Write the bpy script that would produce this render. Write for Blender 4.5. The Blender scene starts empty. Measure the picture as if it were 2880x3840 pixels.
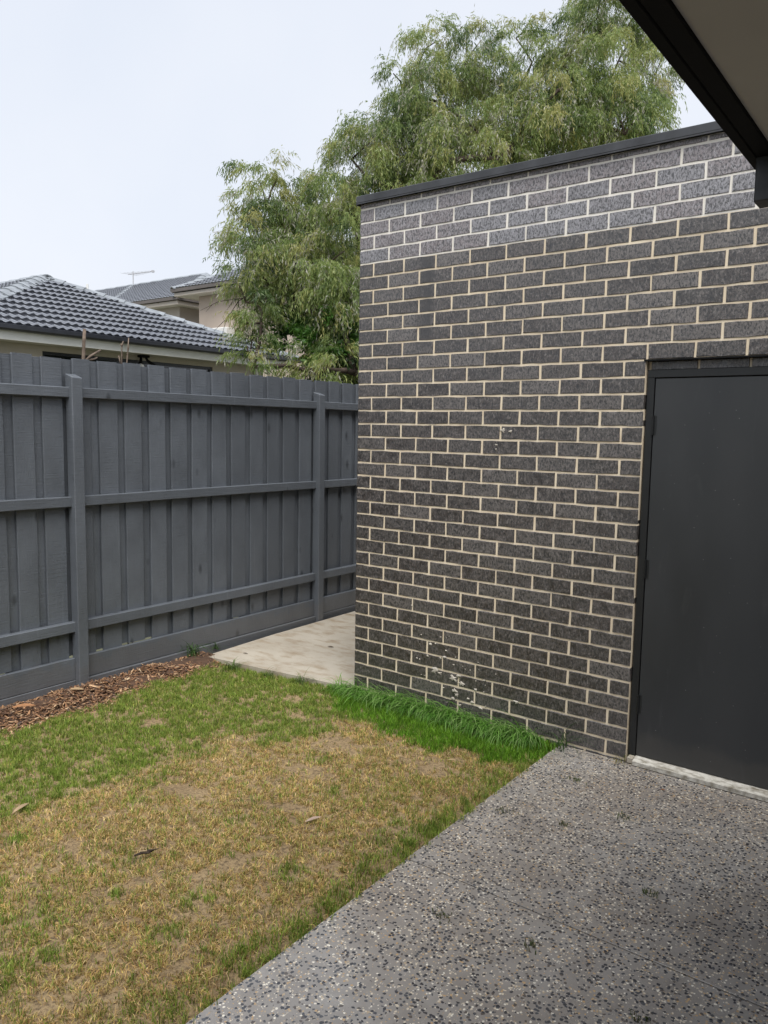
import bpy, bmesh, math, random
import numpy as np
from mathutils import Vector, Matrix, Euler

random.seed(7)
rng = np.random.default_rng(11)
S = bpy.context.scene
COL = S.collection
R_ = math.radians

# ------------------------------------------------------------------ camera
cam_d = bpy.data.cameras.new('camera')
cam = bpy.data.objects.new('camera', cam_d)
COL.objects.link(cam)
yaw, pit, rol = -0.6423, -0.1058, 0.0170
fw = Vector((math.sin(yaw)*math.cos(pit), math.cos(yaw)*math.cos(pit), math.sin(pit)))
rt = Vector((math.cos(yaw), -math.sin(yaw), 0))
up = rt.cross(fw)
r2 = rt*math.cos(rol) + up*math.sin(rol)
u2 = up*math.cos(rol) - rt*math.sin(rol)
M = Matrix((r2, u2, -fw)).transposed().to_4x4()
M.translation = Vector((3.2856, -4.0810, 1.7708))
cam.matrix_world = M
cam_d.sensor_fit = 'VERTICAL'
cam_d.sensor_height = 36.0
cam_d.sensor_width = 27.0
cam_d.lens = 2920.6/3840*36
cam_d.clip_start = 0.05
cam_d.clip_end = 600
S.camera = cam

# ------------------------------------------------------------------ world + sun (overcast)
to_sun = Vector((0.30, -0.36, 0.88)).normalized()
elev = math.asin(to_sun.z)
azim = math.atan2(to_sun.x, to_sun.y)
w = bpy.data.worlds.new("World")
S.world = w
w.use_nodes = True
wn = w.node_tree
wn.nodes.clear()
sky = wn.nodes.new('ShaderNodeTexSky')
sky.sky_type = 'NISHITA'
sky.sun_disc = False
sky.sun_elevation = elev
sky.sun_rotation = azim
sky.air_density = 1.0
sky.dust_density = 4.0
hs = wn.nodes.new('ShaderNodeHueSaturation')
hs.inputs['Saturation'].default_value = 0.35
mixw = wn.nodes.new('ShaderNodeMix')
mixw.data_type = 'RGBA'
mixw.inputs[0].default_value = 0.82          # cloud cover: mostly an even pale grey deck
tcw = wn.nodes.new('ShaderNodeTexCoord')
nzw = wn.nodes.new('ShaderNodeTexNoise')
nzw.inputs['Scale'].default_value = 1.6
nzw.inputs['Detail'].default_value = 5
wn.links.new(tcw.outputs['Generated'], nzw.inputs['Vector'])
crw = wn.nodes.new('ShaderNodeValToRGB')
crw.color_ramp.elements[0].position = .35; crw.color_ramp.elements[1].position = .68
crw.color_ramp.elements[0].color = (.560, .605, .690, 1); crw.color_ramp.elements[1].color = (.650, .675, .730, 1)
mlw = wn.nodes.new('ShaderNodeMix'); mlw.data_type = 'RGBA'; mlw.blend_type = 'MULTIPLY'; mlw.inputs[0].default_value = 1
mlw.inputs[7].default_value = (10, 10, 10, 1)
wn.links.new(nzw.outputs[0], crw.inputs[0]); wn.links.new(crw.outputs[0], mlw.inputs[6])
wn.links.new(mlw.outputs[2], mixw.inputs[7])
bg = wn.nodes.new('ShaderNodeBackground')
bg.inputs['Strength'].default_value = 0.052
wo = wn.nodes.new('ShaderNodeOutputWorld')
wn.links.new(sky.outputs[0], hs.inputs['Color'])
wn.links.new(hs.outputs[0], mixw.inputs[6])
wn.links.new(mixw.outputs[2], bg.inputs['Color'])
wn.links.new(bg.outputs[0], wo.inputs['Surface'])

sun_d = bpy.data.lights.new('sun', 'SUN')
sun_d.energy = 1.5
sun_d.angle = R_(50)
sun_d.color = (1.0, 0.97, 0.93)
sun = bpy.data.objects.new('sun', sun_d)
COL.objects.link(sun)
sun.rotation_euler = to_sun.to_track_quat('Z', 'Y').to_euler()
sun.location = (0, -4, 20)

S.view_settings.view_transform = 'Standard'
S.view_settings.look = 'None'
S.view_settings.exposure = 1.55
S.view_settings.gamma = 1.0
S.view_settings.use_curve_mapping = False

# ------------------------------------------------------------------ helpers
WM = {}                                            # world matrices of parents

def add(name, me, m=None, parent=None, mw=None):
    o = bpy.data.objects.new(name, me)
    COL.objects.link(o)
    if m is not None and me is not None and not me.materials:
        me.materials.append(m)
    mw = mw or Matrix.Identity(4)
    if parent is not None:
        o.parent = parent
        o.matrix_parent_inverse = WM[parent.name].inverted()
    o.matrix_basis = mw
    WM[o.name] = mw.copy()
    return o

def thing(name, label, cat, loc=(0, 0, 0), group=None):
    o = add(name, None, mw=Matrix.Translation(loc))
    o.empty_display_size = 0.2
    o['label'] = label
    o['category'] = cat
    if group:
        o['group'] = group
    return o

def tag(o, label=None, cat=None, group=None, kind=None):
    if label: o['label'] = label
    if cat: o['category'] = cat
    if group: o['group'] = group
    if kind: o['kind'] = kind
    return o

def mesh(name, verts, faces, smooth=False):
    me = bpy.data.meshes.new(name)
    me.from_pydata([tuple(v) for v in verts], [], faces)
    if smooth:
        me.polygons.foreach_set('use_smooth', [True]*len(me.polygons))
    me.update()
    return me

def np_mesh(name, V, F, cols=None, smooth=False):
    """V (n,3); F list of arrays (k,m) of equal-size faces; cols (n,3) point colours"""
    me = bpy.data.meshes.new(name)
    me.vertices.add(len(V))
    me.vertices.foreach_set('co', np.asarray(V, np.float32).ravel())
    loops = np.concatenate([f.ravel() for f in F]).astype(np.int32)
    sizes = np.concatenate([np.full(len(f), f.shape[1], np.int32) for f in F])
    starts = np.concatenate([[0], np.cumsum(sizes)[:-1]]).astype(np.int32)
    me.loops.add(len(loops))
    me.loops.foreach_set('vertex_index', loops)
    me.polygons.add(len(sizes))
    me.polygons.foreach_set('loop_start', starts)
    me.polygons.foreach_set('loop_total', sizes)
    if smooth:
        me.polygons.foreach_set('use_smooth', np.ones(len(sizes), bool))
    me.update(calc_edges=True)
    if cols is not None:
        a = me.color_attributes.new('tint', 'FLOAT_COLOR', 'POINT')
        c = np.ones((len(V), 4), np.float32)
        c[:, :3] = cols
        a.data.foreach_set('color', c.ravel())
    return me

class MB:
    """collects boxes / bars / polygons into one mesh"""
    def __init__(s):
        s.v = []; s.f = []
    def box(s, x0, x1, y0, y1, z0, z1, b=0.0, jit=0.0):
        if b > 0:
            bm = bmesh.new()
            bmesh.ops.create_cube(bm, size=1)
            for v in bm.verts:
                v.co = Vector((x0+(v.co.x+.5)*(x1-x0), y0+(v.co.y+.5)*(y1-y0), z0+(v.co.z+.5)*(z1-z0)))
            bmesh.ops.bevel(bm, geom=bm.edges[:], offset=b, segments=1, affect='EDGES')
            n = len(s.v)
            bm.verts.ensure_lookup_table()
            s.v += [v.co.copy() for v in bm.verts]
            s.f += [tuple(n+v.index for v in f.verts) for f in bm.faces]
            bm.free()
            return s
        n = len(s.v)
        s.v += [Vector(p) for p in ((x0,y0,z0),(x1,y0,z0),(x1,y1,z0),(x0,y1,z0),(x0,y0,z1),(x1,y0,z1),(x1,y1,z1),(x0,y1,z1))]
        s.f += [tuple(n+i for i in q) for q in ((0,3,2,1),(4,5,6,7),(0,1,5,4),(1,2,6,5),(2,3,7,6),(3,0,4,7))]
        return s
    def prism(s, poly, axis, a0, a1):
        """poly: list of 2-D points in the plane across axis ('x','y','z'), extruded a0..a1"""
        def P(p, a):
            return Vector((a, p[0], p[1])) if axis == 'x' else Vector((p[0], a, p[1])) if axis == 'y' else Vector((p[0], p[1], a))
        n = len(s.v); k = len(poly)
        s.v += [P(p, a0) for p in poly] + [P(p, a1) for p in poly]
        s.f += [tuple(n+i for i in range(k))[::-1], tuple(n+k+i for i in range(k))]
        s.f += [(n+i, n+(i+1) % k, n+k+(i+1) % k, n+k+i) for i in range(k)]
        return s
    def tube(s, pts, radii, seg=6):
        n0 = len(s.v)
        prev = None
        for i, p in enumerate(pts):
            p = Vector(p)
            d = (Vector(pts[min(i+1, len(pts)-1)])-Vector(pts[max(i-1, 0)])).normalized()
            a = d.orthogonal().normalized() if prev is None else (prev-d*prev.dot(d)).normalized()
            prev = a
            b = d.cross(a)
            r = radii[i] if hasattr(radii, '__len__') else radii
            for k in range(seg):
                t = 2*math.pi*k/seg
                s.v.append(p+(a*math.cos(t)+b*math.sin(t))*r)
        for i in range(len(pts)-1):
            for k in range(seg):
                s.f.append((n0+i*seg+k, n0+i*seg+(k+1) % seg, n0+(i+1)*seg+(k+1) % seg, n0+(i+1)*seg+k))
        s.f.append(tuple(n0+k for k in range(seg))[::-1])
        s.f.append(tuple(n0+(len(pts)-1)*seg+k for k in range(seg)))
        return s
    def quad(s, *p):
        n = len(s.v)
        s.v += [Vector(q) for q in p]
        s.f.append(tuple(range(n, n+len(p))))
        return s
    def build(s, name, m, parent=None, smooth=False, fix=True):
        me = mesh(name, s.v, s.f, smooth)
        if fix:
            bm = bmesh.new(); bm.from_mesh(me)
            bmesh.ops.recalc_face_normals(bm, faces=bm.faces[:])
            bm.to_mesh(me); bm.free()
        return add(name, me, m, parent)

def vnoise(x, y, scale, seed=0):
    """smooth 2-D value noise 0..1 (numpy)"""
    g = np.random.default_rng(seed).random((64, 64))
    X = np.asarray(x)*scale+1000; Y = np.asarray(y)*scale+1000
    xi = np.floor(X).astype(int); yi = np.floor(Y).astype(int)
    fx = X-xi; fy = Y-yi
    fx = fx*fx*(3-2*fx); fy = fy*fy*(3-2*fy)
    a = g[xi % 64, yi % 64]; b = g[(xi+1) % 64, yi % 64]; c = g[xi % 64, (yi+1) % 64]; d = g[(xi+1) % 64, (yi+1) % 64]
    return (a*(1-fx)+b*fx)*(1-fy)+(c*(1-fx)+d*fx)*fy

# ------------------------------------------------------------------ materials
class NT:
    def __init__(s, name):
        s.m = bpy.data.materials.new(name)
        s.m.use_nodes = True
        s.t = s.m.node_tree
        s.t.nodes.clear()
        s.out = s.n('ShaderNodeOutputMaterial')
        s.b = s.n('ShaderNodeBsdfPrincipled')
        s.l(s.b.outputs[0], s.out.inputs['Surface'])
    def n(s, ty, **kw):
        x = s.t.nodes.new(ty)
        for k, v in kw.items(): setattr(x, k, v)
        return x
    def l(s, a, b): s.t.links.new(a, b)
    def pos(s, scale=(1, 1, 1), world=True, jitter=0.0):
        if world:
            g = s.n('ShaderNodeNewGeometry').outputs['Position']
        else:
            g = s.n('ShaderNodeTexCoord').outputs['Object']
        mp = s.n('ShaderNodeMapping')
        mp.inputs['Scale'].default_value = scale
        s.l(g, mp.inputs['Vector'])
        if jitter:
            oi = s.n('ShaderNodeObjectInfo')
            mu = s.n('ShaderNodeMath', operation='MULTIPLY'); mu.inputs[1].default_value = jitter
            s.l(oi.outputs['Random'], mu.inputs[0])
            s.l(mu.outputs[0], mp.inputs['Location'])
        return mp.outputs[0]
    def noise(s, vec, scale, detail=4, rough=.55, dist=0):
        x = s.n('ShaderNodeTexNoise')
        x.inputs['Scale'].default_value = scale
        x.inputs['Detail'].default_value = detail
        x.inputs['Roughness'].default_value = rough
        x.inputs['Distortion'].default_value = dist
        s.l(vec, x.inputs['Vector'])
        return x.outputs[0]
    def voro(s, vec, scale, feat='F1', out='Distance', rand=1.0):
        x = s.n('ShaderNodeTexVoronoi', feature=feat)
        x.inputs['Scale'].default_value = scale
        x.inputs['Randomness'].default_value = rand
        s.l(vec, x.inputs['Vector'])
        return x.outputs[out]
    def ramp(s, fac, stops, interp='LINEAR'):
        x = s.n('ShaderNodeValToRGB')
        x.color_ramp.interpolation = interp
        e = x.color_ramp.elements
        while len(e) < len(stops): e.new(0.5)
        for i, (p, c) in enumerate(stops):
            e[i].position = p
            e[i].color = (c, c, c, 1) if not hasattr(c, '__len__') else (*c, 1)
        s.l(fac, x.inputs[0])
        return x.outputs[0]
    def mix(s, fac, a, b, mode='MIX'):
        x = s.n('ShaderNodeMix', data_type='RGBA', blend_type=mode)
        for i, v in ((0, fac), (6, a), (7, b)):
            if hasattr(v, 'links') or isinstance(v, bpy.types.NodeSocket): s.l(v, x.inputs[i])
            elif i == 0: x.inputs[0].default_value = v
            else: x.inputs[i].default_value = (*v, 1)
        return x.outputs[2]
    def math(s, op, a, b=None, clamp=False):
        x = s.n('ShaderNodeMath', operation=op, use_clamp=clamp)
        for i, v in ((0, a), (1, b)):
            if v is None: continue
            if isinstance(v, bpy.types.NodeSocket): s.l(v, x.inputs[i])
            else: x.inputs[i].default_value = v
        return x.outputs[0]
    def bump(s, h, strength=.3, dist=.005, prev=None):
        x = s.n('ShaderNodeBump')
        x.inputs['Strength'].default_value = strength
        x.inputs['Distance'].default_value = dist
        s.l(h, x.inputs['Height'])
        if prev is not None: s.l(prev, x.inputs['Normal'])
        return x.outputs[0]
    def attr(s, name='tint'):
        return s.n('ShaderNodeAttribute', attribute_name=name).outputs['Color']
    def rnd(s): return s.n('ShaderNodeObjectInfo').outputs['Random']
    def set(s, color=None, rough=None, normal=None, spec=None, metal=None, coat=None):
        for k, v in (('Base Color', color), ('Roughness', rough), ('Normal', normal), ('Specular IOR Level', spec), ('Metallic', metal), ('Coat Weight', coat)):
            if v is None: continue
            if isinstance(v, bpy.types.NodeSocket): s.l(v, s.b.inputs[k])
            elif hasattr(v, '__len__'): s.b.inputs[k].default_value = (*v, 1)
            else: s.b.inputs[k].default_value = v
        return s.m

def plain(name, c, rough=.6, var=.12, scale=6, bump=.1, spec=.5, bscale=80):
    t = NT(name)
    p = t.pos()
    n = t.noise(p, scale, 5)
    col = t.mix(t.ramp(n, [(.3, 0.0), (.7, 1.0)]), tuple(x*(1-var) for x in c), tuple(min(1, x*(1+var)) for x in c))
    return t.set(col, rough, t.bump(t.noise(p, bscale, 3), bump, .002), spec)

def brick_mat(name, dark, light, crack=.75, rough=(.55, .8), xstain=False):
    t = NT(name)
    p = t.pos(jitter=0)
    vp = t.pos((1, 1, .55))
    big = t.noise(p, 22, 4)
    fine = t.noise(vp, 150, 4, .65)
    med = t.noise(vp, 75, 4, .7, .6)
    tone = t.math('FRACT', t.math('MULTIPLY', t.rnd(), 7.31))
    base = t.mix(t.rnd(), dark, light)
    base = t.mix(t.math('MULTIPLY', t.math('GREATER_THAN', tone, .58), .7), base, (dark[0]*1.25, dark[1]*1.05, dark[2]*.98))
    base = t.mix(t.ramp(big, [(.35, 0.0), (.72, .5)]), base, tuple(x*1.35 for x in light))
    base = t.mix(t.ramp(med, [(.50, 0.0), (.66, .75)]), base, tuple(min(.4, x*1.5+.02) for x in light))
    pits = t.ramp(t.noise(vp, 105, 4, .7, .5), [(.42, 1.0), (.53, 0.0)])
    base = t.mix(t.math('MULTIPLY', pits, crack), base, (.010, .010, .011))
    speck = t.ramp(fine, [(.60, 0.0), (.70, .42)])
    base = t.mix(speck, base, (.21, .20, .195))
    if xstain:                                   # water run under the cap, two bricks wide
        sx = t.n('ShaderNodeSeparateXYZ'); t.l(t.pos(), sx.inputs[0])
        wob = t.math('MULTIPLY', t.math('SUBTRACT', t.noise(t.pos((3, 3, .6)), 4, 3), .5), .16)
        d = t.math('ABSOLUTE', t.math('SUBTRACT', t.math('ADD', sx.outputs[0], wob), .53))
        band = t.ramp(d, [(.0, 1.0), (.085, 0.0)])
        zr = t.ramp(t.math('MULTIPLY', sx.outputs[2], .25), [(.555, 0.0), (.59, 1.0), (.70, 1.0), (.745, 0.0)])
        base = t.mix(t.math('MULTIPLY', t.math('MULTIPLY', band, zr), .9), base, (.02, .018, .018))
    r = t.ramp(big, [(.3, rough[0]), (.7, rough[1])])
    nb = t.bump(t.noise(vp, 105, 4, .7, .5), .6, .004)
    return t.set(base, r, nb, 1.0)

MAT = {}
MAT['brick'] = brick_mat('charcoal_brick', (.020, .0150, .0130), (.125, .112, .104), .92, (.30, .55), xstain=True)
MAT['brick_pale'] = brick_mat('washed_brick', (.165, .157, .165), (.225, .222, .236), .85, (.35, .6))
def mortar_mat(name, a, b):
    t = NT(name); p = t.pos()
    n = t.noise(p, 9, 5); f = t.noise(p, 260, 3)
    c = t.mix(t.ramp(n, [(.3, 0.0), (.7, 1.0)]), a, b)
    c = t.mix(t.ramp(f, [(.25, .5), (.4, 0.0)]), c, tuple(x*.55 for x in a))
    return t.set(c, .9, t.bump(f, .5, .002), .2)
MAT['mortar'] = mortar_mat('cream_mortar', (.68, .565, .41), (.80, .70, .535))
MAT['mortar_pale'] = mortar_mat('pale_mortar', (.74, .70, .62), (.84, .80, .73))
MAT['splash'] = mortar_mat('mortar_splash', (.34, .31, .26), (.52, .48, .42))
MAT['cap'] = plain('charcoal_flashing', (.040, .042, .046), .42, .35, 9, .15)
MAT['black_steel'] = plain('black_steel', (.004, .004, .0045), .75, .2, 8, .1, .2)
MAT['frame'] = plain('black_door_frame', (.007, .008, .0085), .45, .15, 12, .08)

def door_mat():
    t = NT('charcoal_door'); p = t.pos()
    n = t.noise(t.pos((1, 1, .35)), 3.5, 5)
    c = t.mix(t.ramp(n, [(.3, 0.0), (.75, 1.0)]), (.021, .023, .025), (.033, .035, .037))
    d = t.voro(p, 30, out='Distance')
    keep = t.ramp(t.noise(p, 14, 2), [(.5, 0.0), (.62, 1.0)])
    dots = t.math('MULTIPLY', t.ramp(d, [(.05, 1.0), (.09, 0.0)]), keep)
    c = t.mix(t.math('MULTIPLY', dots, .7), c, (.2, .2, .2))
    sx = t.n('ShaderNodeSeparateXYZ'); t.l(p, sx.inputs[0])
    zz = t.math('ADD', sx.outputs[2], t.math('MULTIPLY', t.noise(p, 5, 5, .65), -.22))
    c = t.mix(t.math('MULTIPLY', t.ramp(zz, [(-.05, 1.0), (.06, 0.0)]), .12), c, (.16, .14, .11))
    smear = t.ramp(t.noise(t.pos((1, 1, .25)), 9, 4, .6, 1.2), [(.62, 0.0), (.78, .35)])
    c = t.mix(smear, c, (.07, .072, .074))
    r = t.ramp(n, [(.3, .34), (.7, .52)])
    return t.set(c, r, t.bump(t.noise(p, 300, 2), .08, .001), .5)
MAT['door'] = door_mat()

def sill_mat():
    t = NT('worn_white_sill'); p = t.pos()
    n = t.noise(t.pos((1, 2, 1)), 16, 6, .65)
    c = t.mix(t.ramp(n, [(.36, 0.0), (.58, 1.0)]), (.20, .175, .13), (.58, .56, .50))
    return t.set(c, .6, t.bump(n, .2, .002))
MAT['sill'] = sill_mat()

def fence_mat(name, base):
    t = NT(name)
    v = t.pos((4, 4, .7), jitter=37.0)
    grain = t.noise(v, 22, 5, .6)
    h = t.noise(t.pos((1, 1, 14), jitter=11.0), 9, 3, .6)        # saw marks across the board
    big = t.noise(t.pos((1, 1, .6), jitter=5.0), 5, 4)
    c = t.mix(t.ramp(big, [(.3, 0.0), (.7, 1.0)]), tuple(x*.82 for x in base), tuple(x*1.14 for x in base))
    c = t.mix(t.math('MULTIPLY', t.rnd(), .6), c, tuple(x*.70 for x in base))
    kv = t.n('ShaderNodeTexVoronoi'); kv.inputs['Scale'].default_value = 4.3
    t.l(t.pos((1.2, 1.2, .55), jitter=23.0), kv.inputs['Vector'])
    knot = t.ramp(kv.outputs['Distance'], [(.055, 1.0), (.13, 0.0)])
    c = t.mix(t.math('MULTIPLY', knot, .8), c, tuple(x*.3 for x in base))
    sx = t.n('ShaderNodeSeparateXYZ'); t.l(t.pos(), sx.inputs[0])
    zz = t.math('ADD', sx.outputs[2], t.math('MULTIPLY', t.noise(t.pos((1, 1, .5)), 9, 5, .7), -.30))
    c = t.mix(t.math('MULTIPLY', t.ramp(zz, [(-.10, 1.0), (.03, 0.0)]), .22), c, (.13, .115, .10))
    drips = t.ramp(t.noise(t.pos((14, 14, .5)), 3, 3, .6), [(.66, 0.0), (.76, .30)])
    c = t.mix(drips, c, tuple(min(1, x*1.7) for x in base))
    nb = t.bump(grain, .4, .005)
    nb = t.bump(h, .45, .005, nb)
    nb = t.bump(knot, .4, .003, nb)
    return t.set(c, t.ramp(grain, [(.3, .32), (.7, .5)]), nb, .6)
MAT['fence'] = fence_mat('charcoal_fence_paint', (.116, .129, .147))

def slab_mat():
    t = NT('exposed_aggregate'); p = t.pos()
    big = t.noise(p, 1.4, 6, .6); mid = t.noise(p, 7, 5, .6)
    base = t.mix(t.ramp(mid, [(.3, 0.0), (.7, 1.0)]), (.225, .205, .184), (.310, .294, .275))
    base = t.mix(t.ramp(big, [(.40, .0), (.66, .60)]), base, (.195, .165, .138))
    def stones(scale, rad, thresh, cols, base, seed):
        vv = t.n('ShaderNodeVectorMath', operation='ADD'); vv.inputs[1].default_value = (seed, seed*1.7, 0)
        t.l(p, vv.inputs[0])
        x = t.n('ShaderNodeTexVoronoi'); x.inputs['Scale'].default_value = scale
        wv = t.n('ShaderNodeVectorMath', operation='MULTIPLY_ADD')
        nz = t.n('ShaderNodeTexNoise'); nz.inputs['Scale'].default_value = scale*1.0
        t.l(p, nz.inputs['Vector'])
        t.l(nz.outputs['Color'], wv.inputs[0]); wv.inputs[1].default_value = (.9/scale,)*3
        t.l(vv.outputs[0], wv.inputs[2])
        t.l(wv.outputs[0], x.inputs['Vector'])
        sep = t.n('ShaderNodeSeparateColor'); t.l(x.outputs['Color'], sep.inputs[0])
        reg = t.math('ADD', t.math('MULTIPLY', t.noise(vv.outputs[0], 6, 3), .9), thresh-.45)
        has = t.math('LESS_THAN', sep.outputs[0], reg)
        rr_ = t.math('ADD', t.math('MULTIPLY', sep.outputs[2], .30), rad)
        m = t.math('MULTIPLY', t.math('LESS_THAN', x.outputs['Distance'], rr_), has)
        c = t.ramp(sep.outputs[1], cols, 'CONSTANT')
        return t.mix(m, base, c), m
    base, m2 = stones(124, .25, .44, [(0, (.60, .52, .40)), (.35, (.74, .69, .58)), (.6, (.42, .33, .22)), (.8, (.45, .30, .15))], base, 3.1)
    base, m1 = stones(74, .25, .52, [(0, (.030, .031, .037)), (.5, (.055, .058, .066)), (.85, (.085, .07, .06))], base, 9.7)
    wet = t.noise(p, 2.2, 4, .6)
    r = t.ramp(wet, [(.35, .07), (.62, .34)])
    nb = t.bump(t.math('ADD', m1, m2), .25, .003)
    nb = t.bump(t.noise(p, 160, 3), .22, .003, nb)
    return t.set(base, r, nb, 1.0)
MAT['slab'] = slab_mat()

def path_mat():
    t = NT('pale_concrete'); p = t.pos()
    a = t.noise(p, 2.3, 6, .62); b = t.noise(t.pos((1, 2.2, 1)), 5, 5, .6)
    c = t.mix(t.ramp(a, [(.3, 0.0), (.7, 1.0)]), (.34, .30, .24), (.45, .41, .34))
    c = t.mix(t.ramp(b, [(.48, 0.0), (.68, .7)]), c, (.24, .175, .105))
    c = t.mix(t.ramp(t.noise(p, 120, 3), [(.3, .35), (.42, 0.0)]), c, (.2, .18, .15))
    return t.set(c, .62, t.bump(t.noise(p, 90, 4), .2, .003), .4)
MAT['path'] = path_mat()

def soil_mat():
    t = NT('lawn_soil'); p = t.pos()
    a = t.noise(p, 3, 6, .65); b = t.noise(p, 60, 5, .7)
    c = t.mix(t.ramp(a, [(.3, 0.0), (.7, 1.0)]), (.22, .155, .085), (.36, .265, .15))
    c = t.mix(t.ramp(b, [(.35, .8), (.55, 0.0)]), c, (.06, .045, .03))
    return t.set(c, .95, t.bump(b, .8, .012), .2)
MAT['soil'] = soil_mat()
MAT['mulch_pale'] = plain('pale_wood', (.42, .32, .2), .8)
MAT['ground'] = plain('yard_ground', (.12, .12, .07), .95, .3, 2, .4)

def tint_mat(name, rough=.7, trans=0.0, spec=.3, varn=.25):
    t = NT(name)
    c = t.attr()
    n = t.noise(t.pos(), 30, 2)
    c = t.mix(t.ramp(n, [(.3, varn), (.7, 0.0)]), c, t.mix(.5, c, (.02, .02, .01)))
    t.set(c, rough, None, spec)
    if trans:
        tr = t.n('ShaderNodeBsdfTranslucent'); t.l(c, tr.inputs['Color'])
        ms = t.n('ShaderNodeMixShader'); ms.inputs[0].default_value = trans
        t.l(t.b.outputs[0], ms.inputs[1]); t.l(tr.outputs[0], ms.inputs[2])
        t.l(ms.outputs[0], t.out.inputs['Surface'])
    return t.m
MAT['grass'] = tint_mat('grass_blades', .55, .42)
MAT['leaf'] = tint_mat('tree_leaves', .45, .5, .5, .15)
MAT['mulch'] = tint_mat('bark_chips', .75, 0, .3, .6)
MAT['bark'] = plain('grey_brown_bark', (.05, .038, .03), .9, .4, 20, .6, .2, 60)
MAT['deadwood'] = plain('dead_wood', (.15, .115, .09), .85, .45, 25, .5, .2, 60)

def tile_mat():
    t = NT('charcoal_roof_tile'); p = t.pos()
    n = t.noise(p, 5, 5)
    c = t.mix(t.ramp(n, [(.3, 0.0), (.7, 1.0)]), (.026, .029, .040), (.050, .055, .070))
    c = t.mix(t.math('MULTIPLY', t.rnd(), .35), c, (.075, .08, .09))
    return t.set(c, t.ramp(n, [(.3, .12), (.7, .24)]), t.bump(t.noise(p, 120, 2), .06, .002), 1.0, coat=.8)
MAT['tile'] = tile_mat()
MAT['ridge'] = plain('weathered_ridge_tile', (.22, .24, .26), .35, .3, 6, .1, .6)
MAT['gutter'] = plain('charcoal_gutter', (.024, .026, .034), .4, .2, 5, .05)
MAT['white'] = plain('off_white_paint', (.72, .72, .69), .6, .06, 3, .05)
MAT['soffit'] = plain('soffit_lining', (.50, .48, .45), .8, .05, 3, .05)
MAT['soffit2'] = plain('eave_lining', (.38, .365, .335), .8, .06, 3, .05)
MAT['render_beige'] = plain('beige_render', (.50, .42, .35), .85, .07, 1.2, .2)
MAT['render_cream'] = plain('cream_render', (.46, .42, .37), .85, .07, 1.2, .2)
MAT['gutter_cream'] = plain('cream_gutter', (.52, .47, .40), .5, .06, 3, .05)
MAT['brown_gutter'] = plain('brown_gutter_lip', (.12, .105, .095), .5, .1, 3, .05)
MAT['metal'] = plain('dull_metal', (.45, .45, .46), .4, .1, 10, .05)
MAT['glass'] = NT('dark_glass').set((.012, .014, .017), .08, None, .6)
MAT['lamp_glass'] = NT('lamp_lens').set((.75, .74, .70), .2, None, .6)
MAT['roof_flat'] = plain('metal_roof_sheet', (.2, .2, .2), .5)

# ------------------------------------------------------------------ ground and slabs
g = MB().quad((-150, -150, -.09), (150, -150, -.09), (150, 150, -.09), (-150, 150, -.09)).build('ground', MAT['ground'])
tag(g, kind='structure')

nx, ny = 90, 130
xs = np.linspace(-1.47, 1.56, nx); ys = np.linspace(-6.2, .02, ny)
X, Y = np.meshgrid(xs, ys, indexing='ij')
def soil_z(x, y):
    z = -.034+.018*(vnoise(x, y, 2.2, 3)-.5)+.012*(vnoise(x, y, 9, 4)-.5)
    return z-.015*np.clip((np.asarray(x)-1.45)/.08, 0, 1)
Z = soil_z(X, Y)
V = np.stack([X, Y, Z], -1).reshape(-1, 3)
ii, jj = np.meshgrid(np.arange(nx-1), np.arange(ny-1), indexing='ij')
a0 = (ii*ny+jj).ravel()
F = np.stack([a0, a0+ny, a0+ny+1, a0+1], 1)
o = add('lawn_soil', np_mesh('lawn_soil', V, [F], smooth=True), MAT['soil'])
tag(o, kind='structure')

def slab(name, x0, x1, y0, y1, m, top=0.0):
    o = MB().box(x0, x1, y0, y1, -.085, top, b=.0012).build(name, m)
    return tag(o, kind='structure')
slab('patio_slab', 1.53, 7.0, -1.533, -.006, MAT['slab'], -.012)
slab('patio_slab', 1.535, 7.0, -9.0, -1.5395, MAT['slab'], -.012)
def path_poly(name, pts):
    o = MB().prism(pts, 'z', -.085, 0.0).build(name, MAT['path'])
    return tag(o, kind='structure')
path_poly('concrete_path', [(-1.335, -.19), (-.78, -.13), (-.2, -.06), (-.004, -.05), (-.004, 1.590), (-1.40, 1.590), (-1.385, .6)])
path_poly('concrete_path', [(-1.40, 1.598), (-.004, 1.598), (-.004, 7.5), (-1.42, 7.5)])

# ------------------------------------------------------------------ brick garage
garage = thing('brick_garage', 'dark brick garage wall with cream mortar and a charcoal door', 'garage', (2.8, 0, 0))
XE, HT = 5.6, 3.215
DX0, DX1, DZ = 1.91, 2.83, 2.147

def brick_mesh(L, H, name, seed):
    """face towards -y, origin at lower-left-front corner; chamfered and slightly ragged"""
    rr = random.Random(seed)
    ring = []
    nL = 3
    for i in range(nL+1): ring.append((L*i/(nL+1) if i else 0, 0))
    ring.append((L, 0))
    top = []
    for i in range(nL+1): top.append((L-L*i/(nL+1) if i else L, H))
    top.append((0, H))
    ring += top
    j = lambda a: rr.uniform(-a, a)
    outer = [(x+j(.0016), z+j(.0018)) for x, z in ring]
    cx, cz = L/2, H/2
    inner = [(x-math.copysign(.0022, x-cx)+j(.001), z-math.copysign(.0022, z-cz)+j(.001)) for x, z in outer]
    n = len(ring)
    v = [(x, j(.0008), z) for x, z in inner]+[(x, .0025, z) for x, z in outer]+[(x, .09, z) for x, z in outer]
    f = [tuple(range(n))]
    for a in (0, n):
        f += [(a+i, a+n+i, a+n+(i+1) % n, a+(i+1) % n) for i in range(n)]
    return mesh(name, v, f)

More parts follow.
